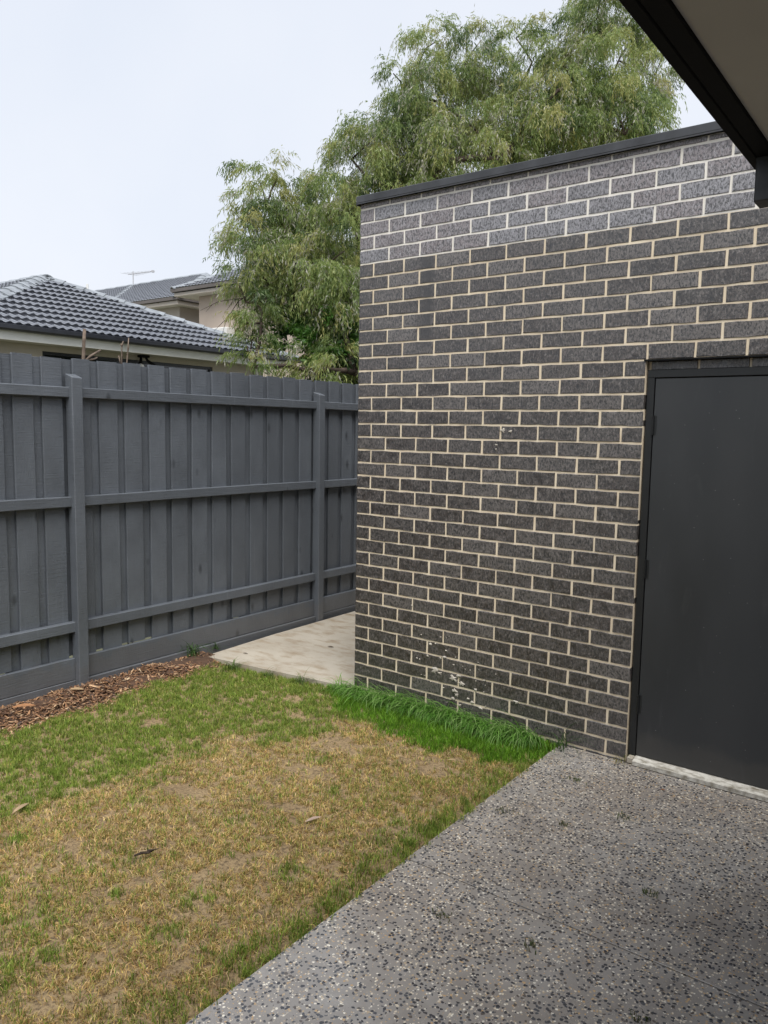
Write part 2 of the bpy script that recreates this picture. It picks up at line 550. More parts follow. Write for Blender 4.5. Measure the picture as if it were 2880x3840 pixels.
BH = .0742
full = [brick_mesh(.2275, BH, 'brick', 10+i) for i in range(8)]
half = [brick_mesh(.1078, BH, 'brick', 40+i) for i in range(4)]
cut = [brick_mesh(.230, .024, 'brick', 60+i) for i in range(4)]
cuth = [brick_mesh(.110, .024, 'brick', 70+i) for i in range(2)]

def course(i):
    """bricks of course i (0 = first full course under the cap): (x, length)"""
    out = []
    def run(x0, x1, first_half):
        x = x0
        if first_half: out.append((x, .110)); x += .120
        while x+.10 < x1:
            L = .230 if x+.225 < x1 else .110
            if x+L > x1+.02: break
            out.append((x, L)); x += L+.010
    ev = i % 2 == 0
    if i >= 12 and i < 37:
        run(0, DX0, ev); run(DX1, XE, ev)
    else:
        run(0, XE, ev)
    return out

cands = []
campos = Vector(cam.matrix_world.translation)
def in_view(x, z):
    d = Vector((x, 0, z))-campos
    zz = d.dot(fw)
    px = 1440+2920.6*d.dot(r2)/zz; py = 1920-2920.6*d.dot(u2)/zz
    return -60 < px < 2940 and -60 < py < 3900, zz
for i in range(-1, 38):
    z0 = (37-i-1)*.086+.0059
    for x, L in course(i):
        ok, dist = in_view(x+L/2, z0+.04)
        h = .024 if i == -1 else BH
        cands.append((0 if not ok or i == 37 else L*h/dist**2, i, x, L, z0))
cands.sort(key=lambda c: -c[0])
singles = cands[:300]; rest = cands[300:]
def pick(L, i):
    if i == -1: return random.choice(cut if L > .2 else cuth)
    return random.choice(full if L > .2 else half)
# pale and dark copies of each brick mesh carry their own material
pale = {}
for me in full+half+cut+cuth:
    p = me.copy(); p.name = 'brick'; p.materials.append(MAT['brick_pale']); pale[me] = p
    me.materials.append(MAT['brick'])
for _, i, x, L, z0 in singles:
    me = pick(L, i)
    if i <= 3: me = pale[me]
    mw = Matrix.Translation((x+random.uniform(-.0012, .0012), random.uniform(-.0012, .0012), z0+random.uniform(-.0008, .0008))) @ Matrix.Rotation(random.uniform(-.004, .004), 4, 'Y')
    add('brick', me, None, garage, mw)
for nm, sel, mt in (('brickwork', [c for c in rest if c[1] > 3], MAT['brick']), ('brickwork', [c for c in rest if c[1] <= 3], MAT['brick_pale'])):
    mb = MB()
    for _, i, x, L, z0 in sel:
        me = pick(L, i); n = len(mb.v); off = Vector((x, random.uniform(-.001, .001), z0))
        mb.v += [v.co+off for v in me.vertices]
        mb.f += [tuple(n+k for k in p.vertices) for p in me.polygons]
    o = mb.build(nm, mt, garage, fix=False)
    tag(o, kind='stuff')

ZP = 37*.086-4*.086-.003        # below this the mortar is cream, above it was repointed paler
mb = MB()
mb.box(.003, DX0-.002, .0042, .10, -.085, ZP)
mb.box(DX1+.002, XE-.003, .0042, .10, -.085, ZP)
mb.box(DX0-.002, DX1+.002, .0042, .10, DZ+.006, ZP)
mb.build('mortar', MAT['mortar'], garage)
tag(MB().box(.003, XE-.003, .0040, .10, ZP, HT).build('mortar', MAT['mortar_pale'], garage), 'paler mortar of the top four courses')
MB().box(.004, XE, .112, 6.2, -.08, HT-.02).box(.004, XE, .1015, .11, DZ+.006, HT-.03).build('inner_wall', MAT['mortar'], garage)
# return wall bricks along the path side
mb = MB()
for i in range(0, 38):
    z0 = (37-i-1)*.086+.0059
    y = .118 if i % 2 else .238
    if i % 2 == 0: pass
    while y < 6.0:
        mb.box(.0, .06, y, y+.230, z0, z0+BH); y += .24
tag(mb.build('brickwork', MAT['brick'], garage), kind='stuff')
# parapet capping with a folded drip edge
mb = MB()
mb.box(-.012, XE+.02, -.032, .30, 3.218, 3.262, b=.003)
mb.box(-.012, -.009, -.032, .30, 3.208, 3.2179)
mb.box(-.0089, XE+.02, -.0318, -.0290, 3.211, 3.2179)
mb.build('parapet_capping', MAT['cap'], garage)
MB().box(DX0-.01, DX1+.01, -.004, .0975, DZ-.002, DZ+.006).build('lintel', MAT['black_steel'], garage)
# short cut bricks between the lintel and the door frame
bw = mesh('brick', *(lambda m: ([v.co.copy() for v in m.vertices], [tuple(p.vertices) for p in m.polygons]))(full[0]))
x = DX0+.016
mb = MB().box(DX0+.001, DX1-.001, .046, .095, 2.1005, DZ-.003)
mb.build('mortar', MAT['mortar'], garage)
k = 0
while x < DX1-.05:
    L = min(.230, DX1-.004-x)
    o = MB().box(x, x+L, .040, .09, 2.101, DZ-.004, b=.002).build('brick', MAT['brick'], garage)
    x += L+.012
# door
frame = MB()
FY0, FY1 = .022, .105
frame.box(DX0+.004, DX0+.042, FY0, FY1, -.005, 2.0600, b=.002)
frame.box(DX1-.042, DX1-.004, FY0, FY1, -.005, 2.0600, b=.002)
frame.box(DX0+.004, DX1-.004, FY0, FY1, 2.0602, 2.100, b=.002)
fr = frame.build('door_frame', MAT['frame'], garage)
MB().box(DX0+.0425, DX0+.060, FY0+.04, FY1, -.005, 2.0595).box(DX0+.0605, DX1-.0605, FY0+.04, FY1, 2.046, 2.0595).build('door_stop', MAT['frame'], fr)
door = MB().box(DX0+.046, DX1-.046, FY0+.004, FY0+.038, .030, 2.055, b=.0015).build('door', MAT['door'], garage)
for zc in (1.815, 1.057, .316):
    mb = MB().tube([(DX0+.0445, FY0-.004, zc-.05), (DX0+.0445, FY0-.004, zc+.05)], .0065, 8)
    mb.box(DX0+.047, DX0+.062, FY0+.0022, FY0+.0038, zc-.05, zc+.05)
    mb.build('hinge', MAT['frame'], door)
MB().tube([(DX1-.10, FY0+.003, 1.02), (DX1-.10, FY0-.045, 1.02), (DX1-.22, FY0-.045, 1.02)], .010, 8).build('handle', MAT['metal'], door)
sl = MB()
sl.prism([(-.034, -.008), (.10, -.008), (.10, .026), (.018, .026), (-.034, .014)], 'x', DX0+.046, DX1+.02)
sl.build('door_sill', MAT['sill'], garage)
MB().box(DX0+.012, DX0+.044, -.022, FY0-.001, -.008, .026, b=.004).build('sill_block', MAT['path'], garage)

# mortar splashes on the lower bricks: thin irregular pats
def pat(mb, x, z, r, rr):
    n = 13
    pts = []
    for k in range(n):
        t = 2*math.pi*k/n
        q = r*rr.uniform(.40, 1.35)
        pts.append((x+q*math.cos(t)*1.1, z+q*math.sin(t)*.8))
    n0 = len(mb.v)
    mb.v += [Vector((px, .0015, pz)) for px, pz in pts]+[Vector((x+(px-x)*.6, -.0045, z+(pz-z)*.6)) for px, pz in pts]+[Vector((x, -.006, z))]
    for k in range(n):
        k2 = (k+1) % n
        mb.f.append((n0+k, n0+k2, n0+n+k2, n0+n+k)); mb.f.append((n0+n+k, n0+n+k2, n0+2*n))
rr = random.Random(5)
mb = MB()
for x, z, r in ((.66, .245, .024), (.70, .235, .016), (.80, .222, .026), (.83, .245, .018), (.86, .20, .02), (.815, .145, .02), (.825, .12, .014), (1.24, .17, .018), (.96, .185, .010), (.94, .10, .012), (1.00, .075, .014), (.80, .09, .014), (.85, .06, .012), (.91, .115, .008), (.62, .41, .010), (.66, .42, .007), (.74, .39, .008), (.70, .335, .010), (.73, .345, .012), (.60, .33, .008), (.80, .31, .008), (.92, .30, .006), (.70, .47, .006), (1.02, .255, .008), (.55, .46, .005), (1.09, 1.775, .018), (1.14, 1.77, .010), (1.05, 1.69, .009), (1.05, 1.665, .007), (.36, 1.225, .008), (.47, .64, .006), (.52, .30, .006)):
    pat(mb, x, z, r, rr)
for _ in range(22):
    pat(mb, rr.uniform(.5, 1.15), rr.uniform(.03, .5), rr.uniform(.002, .005), rr)
tag(mb.build('mortar_splash', MAT['splash'], garage), kind='stuff')

# ------------------------------------------------------------------ paling fence
fence = thing('paling_fence', 'charcoal painted timber paling fence with three rails', 'fence', (-1.5, 0, -.1))
posts_y = (-3.60, -1.170, 1.245, 3.66, 6.07)
YA, YB = -6.0, 7.2
for k, py in enumerate(posts_y):
    mb = MB()
    w2 = .037
    yb = [(-w2, .0), (w2, .0)]
    x0, x1 = -1.4885, -1.408
    top = 2.088 if k != 2 else 2.082
    pts = [(x0, py-w2, -.3), (x1, py-w2, -.3), (x1, py+w2, -.3), (x0, py+w2, -.3), (x0, py-w2-.004, top+.012), (x1, py-w2-.004, top-.012), (x1, py+w2-.002, top-.016), (x0, py+w2-.002, top+.010)]
    mb.v = [Vector(p) for p in pts]
    mb.f = [(0, 3, 2, 1), (4, 5, 6, 7), (0, 1, 5, 4), (1, 2, 6, 5), (2, 3, 7, 6), (3, 0, 4, 7)]
    o = mb.build('post', MAT['fence'], fence)
    bv = o.modifiers.new('bevel', 'BEVEL'); bv.width = .004; bv.segments = 1
bays = [YA]+list(posts_y)+[YB]
for b in range(len(bays)-1):
    a, c = bays[b]+(.0375 if b else 0), bays[b+1]-(.0375 if b < len(bays)-2 else 0)
    for (z0, z1) in ((1.944, 2.011), (1.223, 1.291), (.374, .444)):
        sag = random.uniform(-.004, .004)
        mb = MB()
        n = 7
        for i in range(n):
            t = i/(n-1); y = a+(c-a)*t; dz = sag*math.sin(math.pi*t)+random.uniform(-.001, .001)
            mb.v += [Vector((-1.489, y, z0+dz)), Vector((-1.4485, y, z0+dz)), Vector((-1.4445, y, z0+.004+dz)), Vector((-1.4445, y, z1-.004+dz)), Vector((-1.4485, y, z1+dz)), Vector((-1.489, y, z1+dz))]
        for i in range(n-1):
            for q in range(6):
                mb.f.append((i*6+q, i*6+(q+1) % 6, i*6+6+(q+1) % 6, i*6+6+q))
        mb.f += [tuple(range(6)), tuple(range((n-1)*6, n*6))]
        mb.build('rail', MAT['fence'], fence)
    # plinth boards
    off = .008 if bays[b] in (-1.170,) else 0
    MB().box(-1.489, -1.457, a, c, .043, .193, b=.003).build('plinth_board', MAT['fence'], fence)
    MB().box(-1.489, -1.453+off*2, a, c, -.16, .040, b=.003).build('plinth_board', MAT['fence'], fence)
front = [(-1.79, -1.627), (-1.563, -1.429), (-1.371, -1.228), (-1.150, -1.026), (-.965, -.819), (-.762, -.622), (-.556, -.416), (-.364, -.217), (-.170, -.023), (.028, .173), (.232, .381), (.437, .581), (.637, .779), (.828, .976), (1.031, 1.185), (1.235, 1.372), (1.429, 1.567), (1.624, 1.766), (1.827, 1.97)]
y = front[0][0]
while y > YA+.3:
    y2 = y-.062; front.insert(0, (y2-.143, y2)); y = front[0][0]
while front[-1][1] < YB-.25:
    front.append((front[-1][1]+.06, front[-1][1]+.203))
def paling(y0, y1, xf, xb, zt, zb=.15):
    n = 9
    mb = MB()
    lean = random.uniform(-.003, .003)
    for i in range(n):
        t = i/(n-1); z = zb+(zt-zb)*t
        w0 = random.uniform(-.0018, .0018); w1 = random.uniform(-.0018, .0018); wx = random.uniform(-.0008, .0008)
        ya, yb_ = y0+w0+lean*t, y1+w1+lean*t
        dz0 = random.uniform(-.002, .002) if i == n-1 else 0
        mb.v += [Vector((xb, ya, z)), Vector((xf-.003+wx, ya, z)), Vector((xf+wx, ya+.003, z+dz0)), Vector((xf+wx, yb_-.003, z-dz0)), Vector((xf-.003+wx, yb_, z)), Vector((xb, yb_, z))]
    for i in range(n-1):
        for q in range(6):
            mb.f.append((i*6+q, i*6+(q+1) % 6, i*6+6+(q+1) % 6, i*6+6+q))
    mb.f += [tuple(range(6)), tuple(range((n-1)*6, n*6))]
    return mb.build('paling', MAT['fence'], fence)
for i, (a, b) in enumerate(front):
    paling(a, b, -1.4895, -1.506, 2.200+random.uniform(-.005, .005), .15 if i % 5 else .197)
    if i+1 < len(front):
        c0 = (b+front[i+1][0])/2+random.uniform(-.012, .012)
        paling(c0-.072, c0+.072, -1.5125, -1.528, 2.195+random.uniform(-.006, .004), .198 if -1.3 < c0 < -.5 else .15)

# ------------------------------------------------------------------ patio roof (upper right) and an unseen wall added to block light
patio = thing('patio_roof', 'dark edged patio roof with pale soffit jutting in overhead', 'patio roof', (4.3, -4, 0))
PZ = 2.70
mb = MB()
mb.box(2.602, 2.636, -9.0, -1.02, PZ, PZ+.16, b=.003)
mb.build('gutter', MAT['black_steel'], patio)
MB().box(2.6375, 2.688, -9.0, -1.0615, PZ+.0015, PZ+.155, b=.002).build('fascia_beam', MAT['black_steel'], patio)
MB().box(2.6895, 5.99, -8.99, -1.13, PZ+.012, PZ+.03).build('soffit_lining', MAT['soffit'], patio)
MB().box(2.61, 6.4, -9.0, -1.03, PZ+.165, PZ+.20).build('roof_sheet', MAT['roof_flat'], patio)
mb = MB()
mb.prism([(-1.16, 2.560), (-1.155, 2.556), (-1.062, 2.556), (-1.062, 2.699), (-1.16, 2.699)], 'x', 2.638, 5.99)
bb = mb.build('box_beam', MAT['cap'], patio)
MB().box(2.6365, 2.6379, -1.161, -1.061, 2.555, 2.699).build('end_cap', MAT['cap'], bb)
hw = thing('added_shade_wall', 'unseen dark brick wall added to shade the patio', 'wall', (4.6, -4, 0))
MB().box(4.5, 4.75, -7.0, -.9, -.08, 2.71).box(2.65, 4.75, -7.26, -7.001, -.08, 2.71).build('wall', MAT['brick'], hw)  # out of view, added to darken slab, door and lower right bricks

# ------------------------------------------------------------------ neighbour's tiled house
NH = thing('tiled_house', 'low neighbouring house with a dark tiled hip roof beyond the fence', 'house', (-12, 4.5, 0))
EX, EZ = -8.15, 3.205            # eave line
Y1, Y2 = 1.0, 7.97
HWD = (Y2-Y1)/2
PT = R_(22.3)
tp, cp, sp = math.tan(PT), math.cos(PT), math.sin(PT)
def roof_frame():
    # columns: along eave (+y), up the slope, normal
    m = Matrix(((0, -cp, sp), (1, 0, 0), (0, sp, cp))).to_4x4()
    m.translation = Vector((EX, 0, EZ))
    return m
RF = roof_frame()
TWd, GA = .276, .322
def tile_geom(L=.36, n=12, lift=.042):
    v = []
    def h(wd):
        q = (wd % .138)-.069
        return .026*max(0, math.cos(math.pi*q/.105)) if abs(q) < .0525 else 0
    xs_ = [TWd*i/n for i in range(n+1)]
    for x in xs_: v.append((x, 0, h(x)+lift))
    for x in xs_: v.append((x, L, h(x)*.9+.002))
    for x in xs_: v.append((x, .0, h(x)*.35+.004))
    k = n+1
    f = [(i, i+1, k+i+1, k+i) for i in range(n)]
    f += [(2*k+i, 2*k+i+1, i+1, i) for i in range(n)]
    return v, f
tv, tf = tile_geom()
tile_me = mesh('roof_tile', tv, tf)
tile_me.materials.append(MAT['tile'])
rows = int(HWD/cp/GA)+1
off0 = .02
tile_list = []
for r_ in range(rows):
    s0 = r_*GA-.04
    ncol = int((Y2-Y1)/TWd)+2
    for c in range(-1, ncol):
        y0 = Y1+c*TWd+off0
        hs0, hs1 = s0*cp, (s0+.36)*cp
        # inside test against the two hips
        def inside(y, h): return Y1+h-.001 <= y <= Y2-h+.001
        cs = [inside(y0, hs0), inside(y0+TWd, hs0), inside(y0, hs1), inside(y0+TWd, hs1)]
        if not any(cs): continue
        mw = RF @ Matrix.Translation((y0, s0, random.uniform(0, .003)))
        tile_list.append((all(cs), mw))
for whole, mw in tile_list:
    if whole:
        add('roof_tile', tile_me, None, NH, mw)
    else:
        bm = bmesh.new(); bm.from_mesh(tile_me); bm.transform(mw)
        for co, no in (((EX, Y1, 0), (-1, -1, 0)), ((EX, Y2, 0), (-1, 1, 0))):
            bmesh.ops.bisect_plane(bm, geom=bm.verts[:]+bm.edges[:]+bm.faces[:], plane_co=co, plane_no=no, clear_outer=True)
        if len(bm.faces):
            me = bpy.data.meshes.new('roof_tile'); bm.to_mesh(me)
            add('roof_tile', me, MAT['tile'], NH)
        bm.free()
AP = Vector((EX-HWD, (Y1+Y2)/2, EZ+HWD*tp))
def cap_run(A, B, parent, m, wd=.18, step=.39, drop=.075, name='ridge_tile', lift=.055):
    """angular ridge tiles overlapping from A (low) to B (high)"""
    A, B = Vector(A), Vector(B)
    d = (B-A).normalized()
    side = d.cross(Vector((0, 0, 1))).normalized()
    upv = side.cross(d).normalized()
    n = int((B-A).length/step)
    st = (B-A).length/n
    for i in range(n):
        p0 = A+d*(i*st-.02); p1 = A+d*((i+1)*st+.05)
        l0, l1 = lift+.022, lift
        mb = MB()
        for p, l in ((p0, l0), (p1, l1)):
            for s_, dr in ((-wd, -drop), (-wd*.35, -.012), (0, 0), (wd*.35, -.012), (wd, -drop)):
                mb.v.append(p+side*s_+upv*(l+dr))
            for s_, dr in ((wd, -drop-.018), (0, -.02), (-wd, -drop-.018)):
                mb.v.append(p+side*s_+upv*(l+dr))
        for q in range(8):
            mb.f.append((q, (q+1) % 8, 8+(q+1) % 8, 8+q))
        mb.f += [tuple(range(8)), tuple(range(8, 16))]
        mb.build(name, m, parent)
cap_run((EX+.05, Y1-.05, EZ-.0), AP, NH, MAT['ridge'])
cap_run((EX+.05, Y2+.05, EZ-.0), AP, NH, MAT['ridge'])
cap_run(AP+Vector((-6, 0, 0)), AP+Vector((.1, 0, .0)), NH, MAT['ridge'])
# the other slopes: joined tiles
def tile_field(name, O, U_, N_up, ulen0, ulen1, slen, parent, inside, stepu=.138, stepr=GA, m=None):
    """corrugated stepped tile sheet; O origin on the eave, U_ along eave, N_up up-slope, both unit"""
    O, U_, N_up = Vector(O), Vector(U_), Vector(N_up)
    nn = U_.cross(N_up).normalized()
    if nn.z < 0: nn = -nn
    mb = MB()
    for r_ in range(int(slen/stepr)+1):
        s0 = r_*stepr
        u = ulen0
        while u < ulen1:
            if inside(u+stepu/2, s0+stepr/2):
                prof = [(0, 0), (.03, .018), (.069, .027), (.108, .018), (.138, 0)]
                n = len(mb.v)
                for (w_, h_) in prof: mb.v.append(O+U_*(u+w_*stepu/.138)+N_up*s0+nn*(h_+.032))
                for (w_, h_) in prof: mb.v.append(O+U_*(u+w_*stepu/.138)+N_up*(s0+stepr+.01)+nn*(h_*.9+.002))
                for (w_, h_) in prof: mb.v.append(O+U_*(u+w_*stepu/.138)+N_up*s0+nn*(h_*.35+.004))
                for q in range(4):
                    mb.f.append((n+q, n+q+1, n+6+q, n+5+q)); mb.f.append((n+10+q, n+11+q, n+q+1, n+q))
            u += stepu
    o = mb.build(name, m or MAT['tile'], parent, fix=False)
    return tag(o, kind='stuff')
tile_field('roof_tiles', (EX, Y1, EZ), (-1, 0, 0), (0, cp, sp), 0, 9.0, HWD/cp, NH, lambda u, s: u > s*cp)
MB().quad((EX, Y2, EZ), (EX-12, Y2, EZ), (EX-12, AP.y, AP.z-.01), (AP.x, AP.y, AP.z-.01)).quad((EX, Y1, EZ-.02), (EX, Y2, EZ-.02), (AP.x, AP.y, AP.z-.02)).build('roof_underlay', MAT['gutter'], NH)
# gutter, fascia, soffit, wall, window
mb = MB()
mb.prism([(EX-.0, EZ-.085), (EX+.09, EZ-.085), (EX+.115, EZ-.06), (EX+.115, EZ+.0), (EX+.10, EZ+.004), (EX+.10, EZ-.05), (EX+.0, EZ-.06)], 'y', Y1-.1, Y2+.12)
mb.build('gutter', MAT['gutter'], NH)
MB().box(EX-.03, EX-.002, Y1, Y2+.02, EZ-.215, EZ-.02).build('fascia', MAT['white'], NH)
MB().box(EX-.46, EX-.032, Y1, Y2, EZ-.205, EZ-.19).build('soffit', MAT['soffit2'], NH)
MB().box(-20, EX-.40, Y2-.03, Y2, EZ-.21, EZ-.02).build('fascia', MAT['white'], NH)
WX = EX-.45
mb = MB()
WY0, WY1, WZ0, WZ1 = 2.69, 6.18, 1.5, 2.915
mb.box(WX-.2, WX, Y1+.45, WY0, -.1, EZ-.207)
mb.box(WX-.2, WX, WY1, Y2-.45, -.1, EZ-.207)
mb.box(WX-.2, WX, WY0, WY1, -.1, WZ0)
mb.box(WX-.2, WX, WY0, WY1, WZ1, EZ-.207)
mb.box(-20, WX-.2, Y2-.65, Y2-.45, -.1, EZ-.207)
mb.box(-20, WX-.2, Y1+.45, Y1+.65, -.1, EZ-.207)
mb.build('wall', MAT['render_cream'], NH)
win = MB()
for (a, b) in ((WY0, WY0+.05), (WY1-.05, WY1), (4.4, 4.45)): win.box(WX-.09, WX-.03, a, b, WZ0, WZ1)
win.box(WX-.088, WX-.032, WY0+.05, WY1-.05, WZ1-.05, WZ1); win.box(WX-.088, WX-.032, WY0+.05, WY1-.05, WZ0, WZ0+.05)
wf = win.build('window', MAT['gutter'], NH)
MB().box(WX-.07, WX-.06, WY0+.04, WY1-.04, WZ0+.04, WZ1-.04).build('pane', MAT['glass'], wf)
MB().tube([(WX+.05, 7.28, -.1), (WX+.05, 7.28, EZ-.24)], .04, 8).build('downpipe', MAT['white'], NH)

# twin floodlight under the eave
fl = thing('floodlight', 'small black sensor floodlight with a clear lens under the eave', 'light', (EX-.33, 4.50, EZ-.22))
lx, ly, lz = EX-.33, 4.50, EZ-.22
MB().box(lx-.06, lx+.06, ly-.09, ly+.09, lz-.03, lz+.012, b=.006).build('base', MAT['black_steel'], fl)
MB().tube([(lx, ly-.05, lz-.03), (lx+.02, ly-.075, lz-.13)], [.022, .028], 8).build('arm', MAT['black_steel'], fl)
hd = MB().tube([(lx+.02, ly-.075, lz-.12), (lx+.03, ly-.09, lz-.15), (lx+.05, ly-.095, lz-.19)], [.03, .05, .055], 10).build('lamp_head', MAT['black_steel'], fl)
bm = bmesh.new(); bmesh.ops.create_uvsphere(bm, u_segments=12, v_segments=8, radius=.062)
me = bpy.data.meshes.new('lens'); bm.to_mesh(me); bm.free()
add('lens', me, MAT['lamp_glass'], hd, Matrix.Translation((lx+.055, ly-.10, lz-.20)))
MB().tube([(lx, ly+.05, lz-.03), (lx+.02, ly+.07, lz-.08), (lx+.08, ly+.19, lz-.17)], [.02, .024, .03], 8).build('sensor', MAT['black_steel'], fl)

# ------------------------------------------------------------------ far two-storey house
FH = thing('two_storey_house', 'pale rendered two storey house with grey tiled roofs in the distance', 'house', (-18, 15, 0))
E2 = 6.0
# right wing (beige)
mb = MB()
mb.box(-16.38, -9.5, 12.35, 18, -.1, 5.80)
mb.build('wall', MAT['render_beige'], FH)
mb = MB()
mb.box(-30, -18.46, 13.25, 20, -.1, 5.78)
tag(mb.build('wall', MAT['render_cream'], FH), 'cream rendered wall of the recessed wing')
MB().box(-17.02, -9.4, 11.98, 12.34, 5.80, 5.815).box(-17.02, -16.385, 12.34, 18, 5.80, 5.815).build('soffit', MAT['white'], FH)
MB().box(-17.03, -9.4, 11.94, 11.975, 5.80, 5.90).box(-17.07, -17.031, 11.94, 18, 5.80, 5.90).build('fascia', MAT['gutter_cream'], FH)
MB().box(-17.11, -9.4, 11.86, 11.935, 5.925, 6.02).box(-17.15, -17.111, 11.86, 18, 5.925, 6.02).build('gutter', MAT['brown_gutter'], FH)
MB().box(-30, -18.1, 12.90, 13.245, 5.78, 5.795).box(-18.455, -18.1, 13.245, 20, 5.78, 5.795).build('soffit', MAT['white'], FH)
MB().box(-30, -18.06, 12.86, 12.895, 5.775, 5.90).box(-18.095, -18.06, 12.896, 20, 5.775, 5.90).build('fascia', MAT['gutter_cream'], FH)
MB().box(-30, -17.97, 12.77, 12.855, 5.915, 6.01).box(-18.055, -17.97, 12.856, 20, 5.915, 6.01).build('gutter', MAT['brown_gutter'], FH)
t22 = R_(22.5); c22, s22 = math.cos(t22), math.sin(t22)
# recessed wing: one long front slope with its ridge, ending in a hip on the right
RY = 17.24; RZ = E2+(RY-12.8)*math.tan(t22)
tile_field('roof_tiles', (-36, 12.8, E2), (1, 0, 0), (0, c22, s22), 0, 18, (RY-12.8)/c22, FH, lambda u, s: (-36+u) < -18-max(0, s*c22)*.86, stepu=.15)
cap_run((-36, RY, RZ), (-21.8, RY, RZ), FH, MAT['ridge'], step=.8)
cap_run((-18.0, 12.8, E2), (-21.8, RY, RZ), FH, MAT['ridge'], step=.8)
cap_run((-22.1, 12.9, E2+.02), (-26.6, RY, RZ), FH, MAT['ridge'], step=.5, wd=.2)
MB().quad((-18, 12.8, E2-.01), (-18, 21.7, E2-.01), (-21.8, RY, RZ-.02)).quad((-36, RY, RZ-.02), (-21.8, RY, RZ-.02), (-18, 21.7, E2), (-36, 21.7, E2)).quad((-36, 12.8, E2-.02), (-18, 12.8, E2-.02), (-21.8, RY, RZ-.03), (-36, RY, RZ-.03)).build('roof_underlay', MAT['tile'], FH)
# right wing roof
tile_field('roof_tiles', (-17.1, 11.9, E2+.02), (1, 0, 0), (0, c22, s22), 0, 8, 3.3/c22, FH, lambda u, s: u > s*c22*.36, stepu=.15)
cap_run((-17.1, 11.9, E2+.03), (-15.92, 15.2, E2+.03+3.3*math.tan(t22)), FH, MAT['ridge'], step=.5)
cap_run((-15.92, 15.2, E2+.03+3.3*math.tan(t22)), (-9.2, 15.2, E2+.03+3.3*math.tan(t22)), FH, MAT['ridge'], step=.8)
MB().quad((-17.1, 11.9, E2), (-9, 11.9, E2), (-9, 15.2, E2+3.3*math.tan(t22)), (-15.92, 15.2, E2+3.3*math.tan(t22))).quad((-17.1, 11.9, E2), (-15.92, 15.2, E2+3.3*math.tan(t22)), (-17.1, 18.5, E2)).build('roof_underlay', MAT['tile'], FH)
MB().tube([(-29.1, 16.6, 7.4), (-29.1, 16.6, 8.05)], .055, 8).build('vent_pipe', MAT['white'], FH)
# aerial on the ridge
an = thing('tv_antenna', 'thin metal television aerial on the distant roof ridge', 'antenna', (-26.6, 17.24, RZ))
MB().tube([(-26.6, 17.24, RZ-.05), (-26.6, 17.24, RZ+.62)], .022, 6).build('mast', MAT['metal'], an)
MB().tube([(-26.95, 17.24, RZ+.52), (-25.2, 17.24, RZ+.47)], .016, 6).build('boom', MAT['metal'], an)
for q in range(9):
    xx = -26.9+q*.2
    ln = .42-.03*q
    MB().tube([(xx, 17.24-ln, RZ+.53-q*.005-.02), (xx, 17.24+ln, RZ+.53-q*.005)], .007, 4).build('element', MAT['metal'], an)
MB().box(-25.26, -25.16, 17.19, 17.29, RZ+.43, RZ+.51).build('reflector', MAT['metal'], an)
# split-system unit on the right wing wall
ac = thing('air_conditioner', 'white outdoor air conditioner against the beige wall above the roof ridge', 'air conditioner', (-15.05, 12.1, 4.2))
MB().box(-15.5, -14.72, 11.98, 12.33, 4.05, 4.73, b=.02).build('casing', MAT['white'], ac)
mb = MB()
for q in range(7): mb.box(-15.42, -14.95, 11.972, 11.9795, 4.12+q*.08, 4.15+q*.08)
mb.build('grille', MAT['metal'], ac)

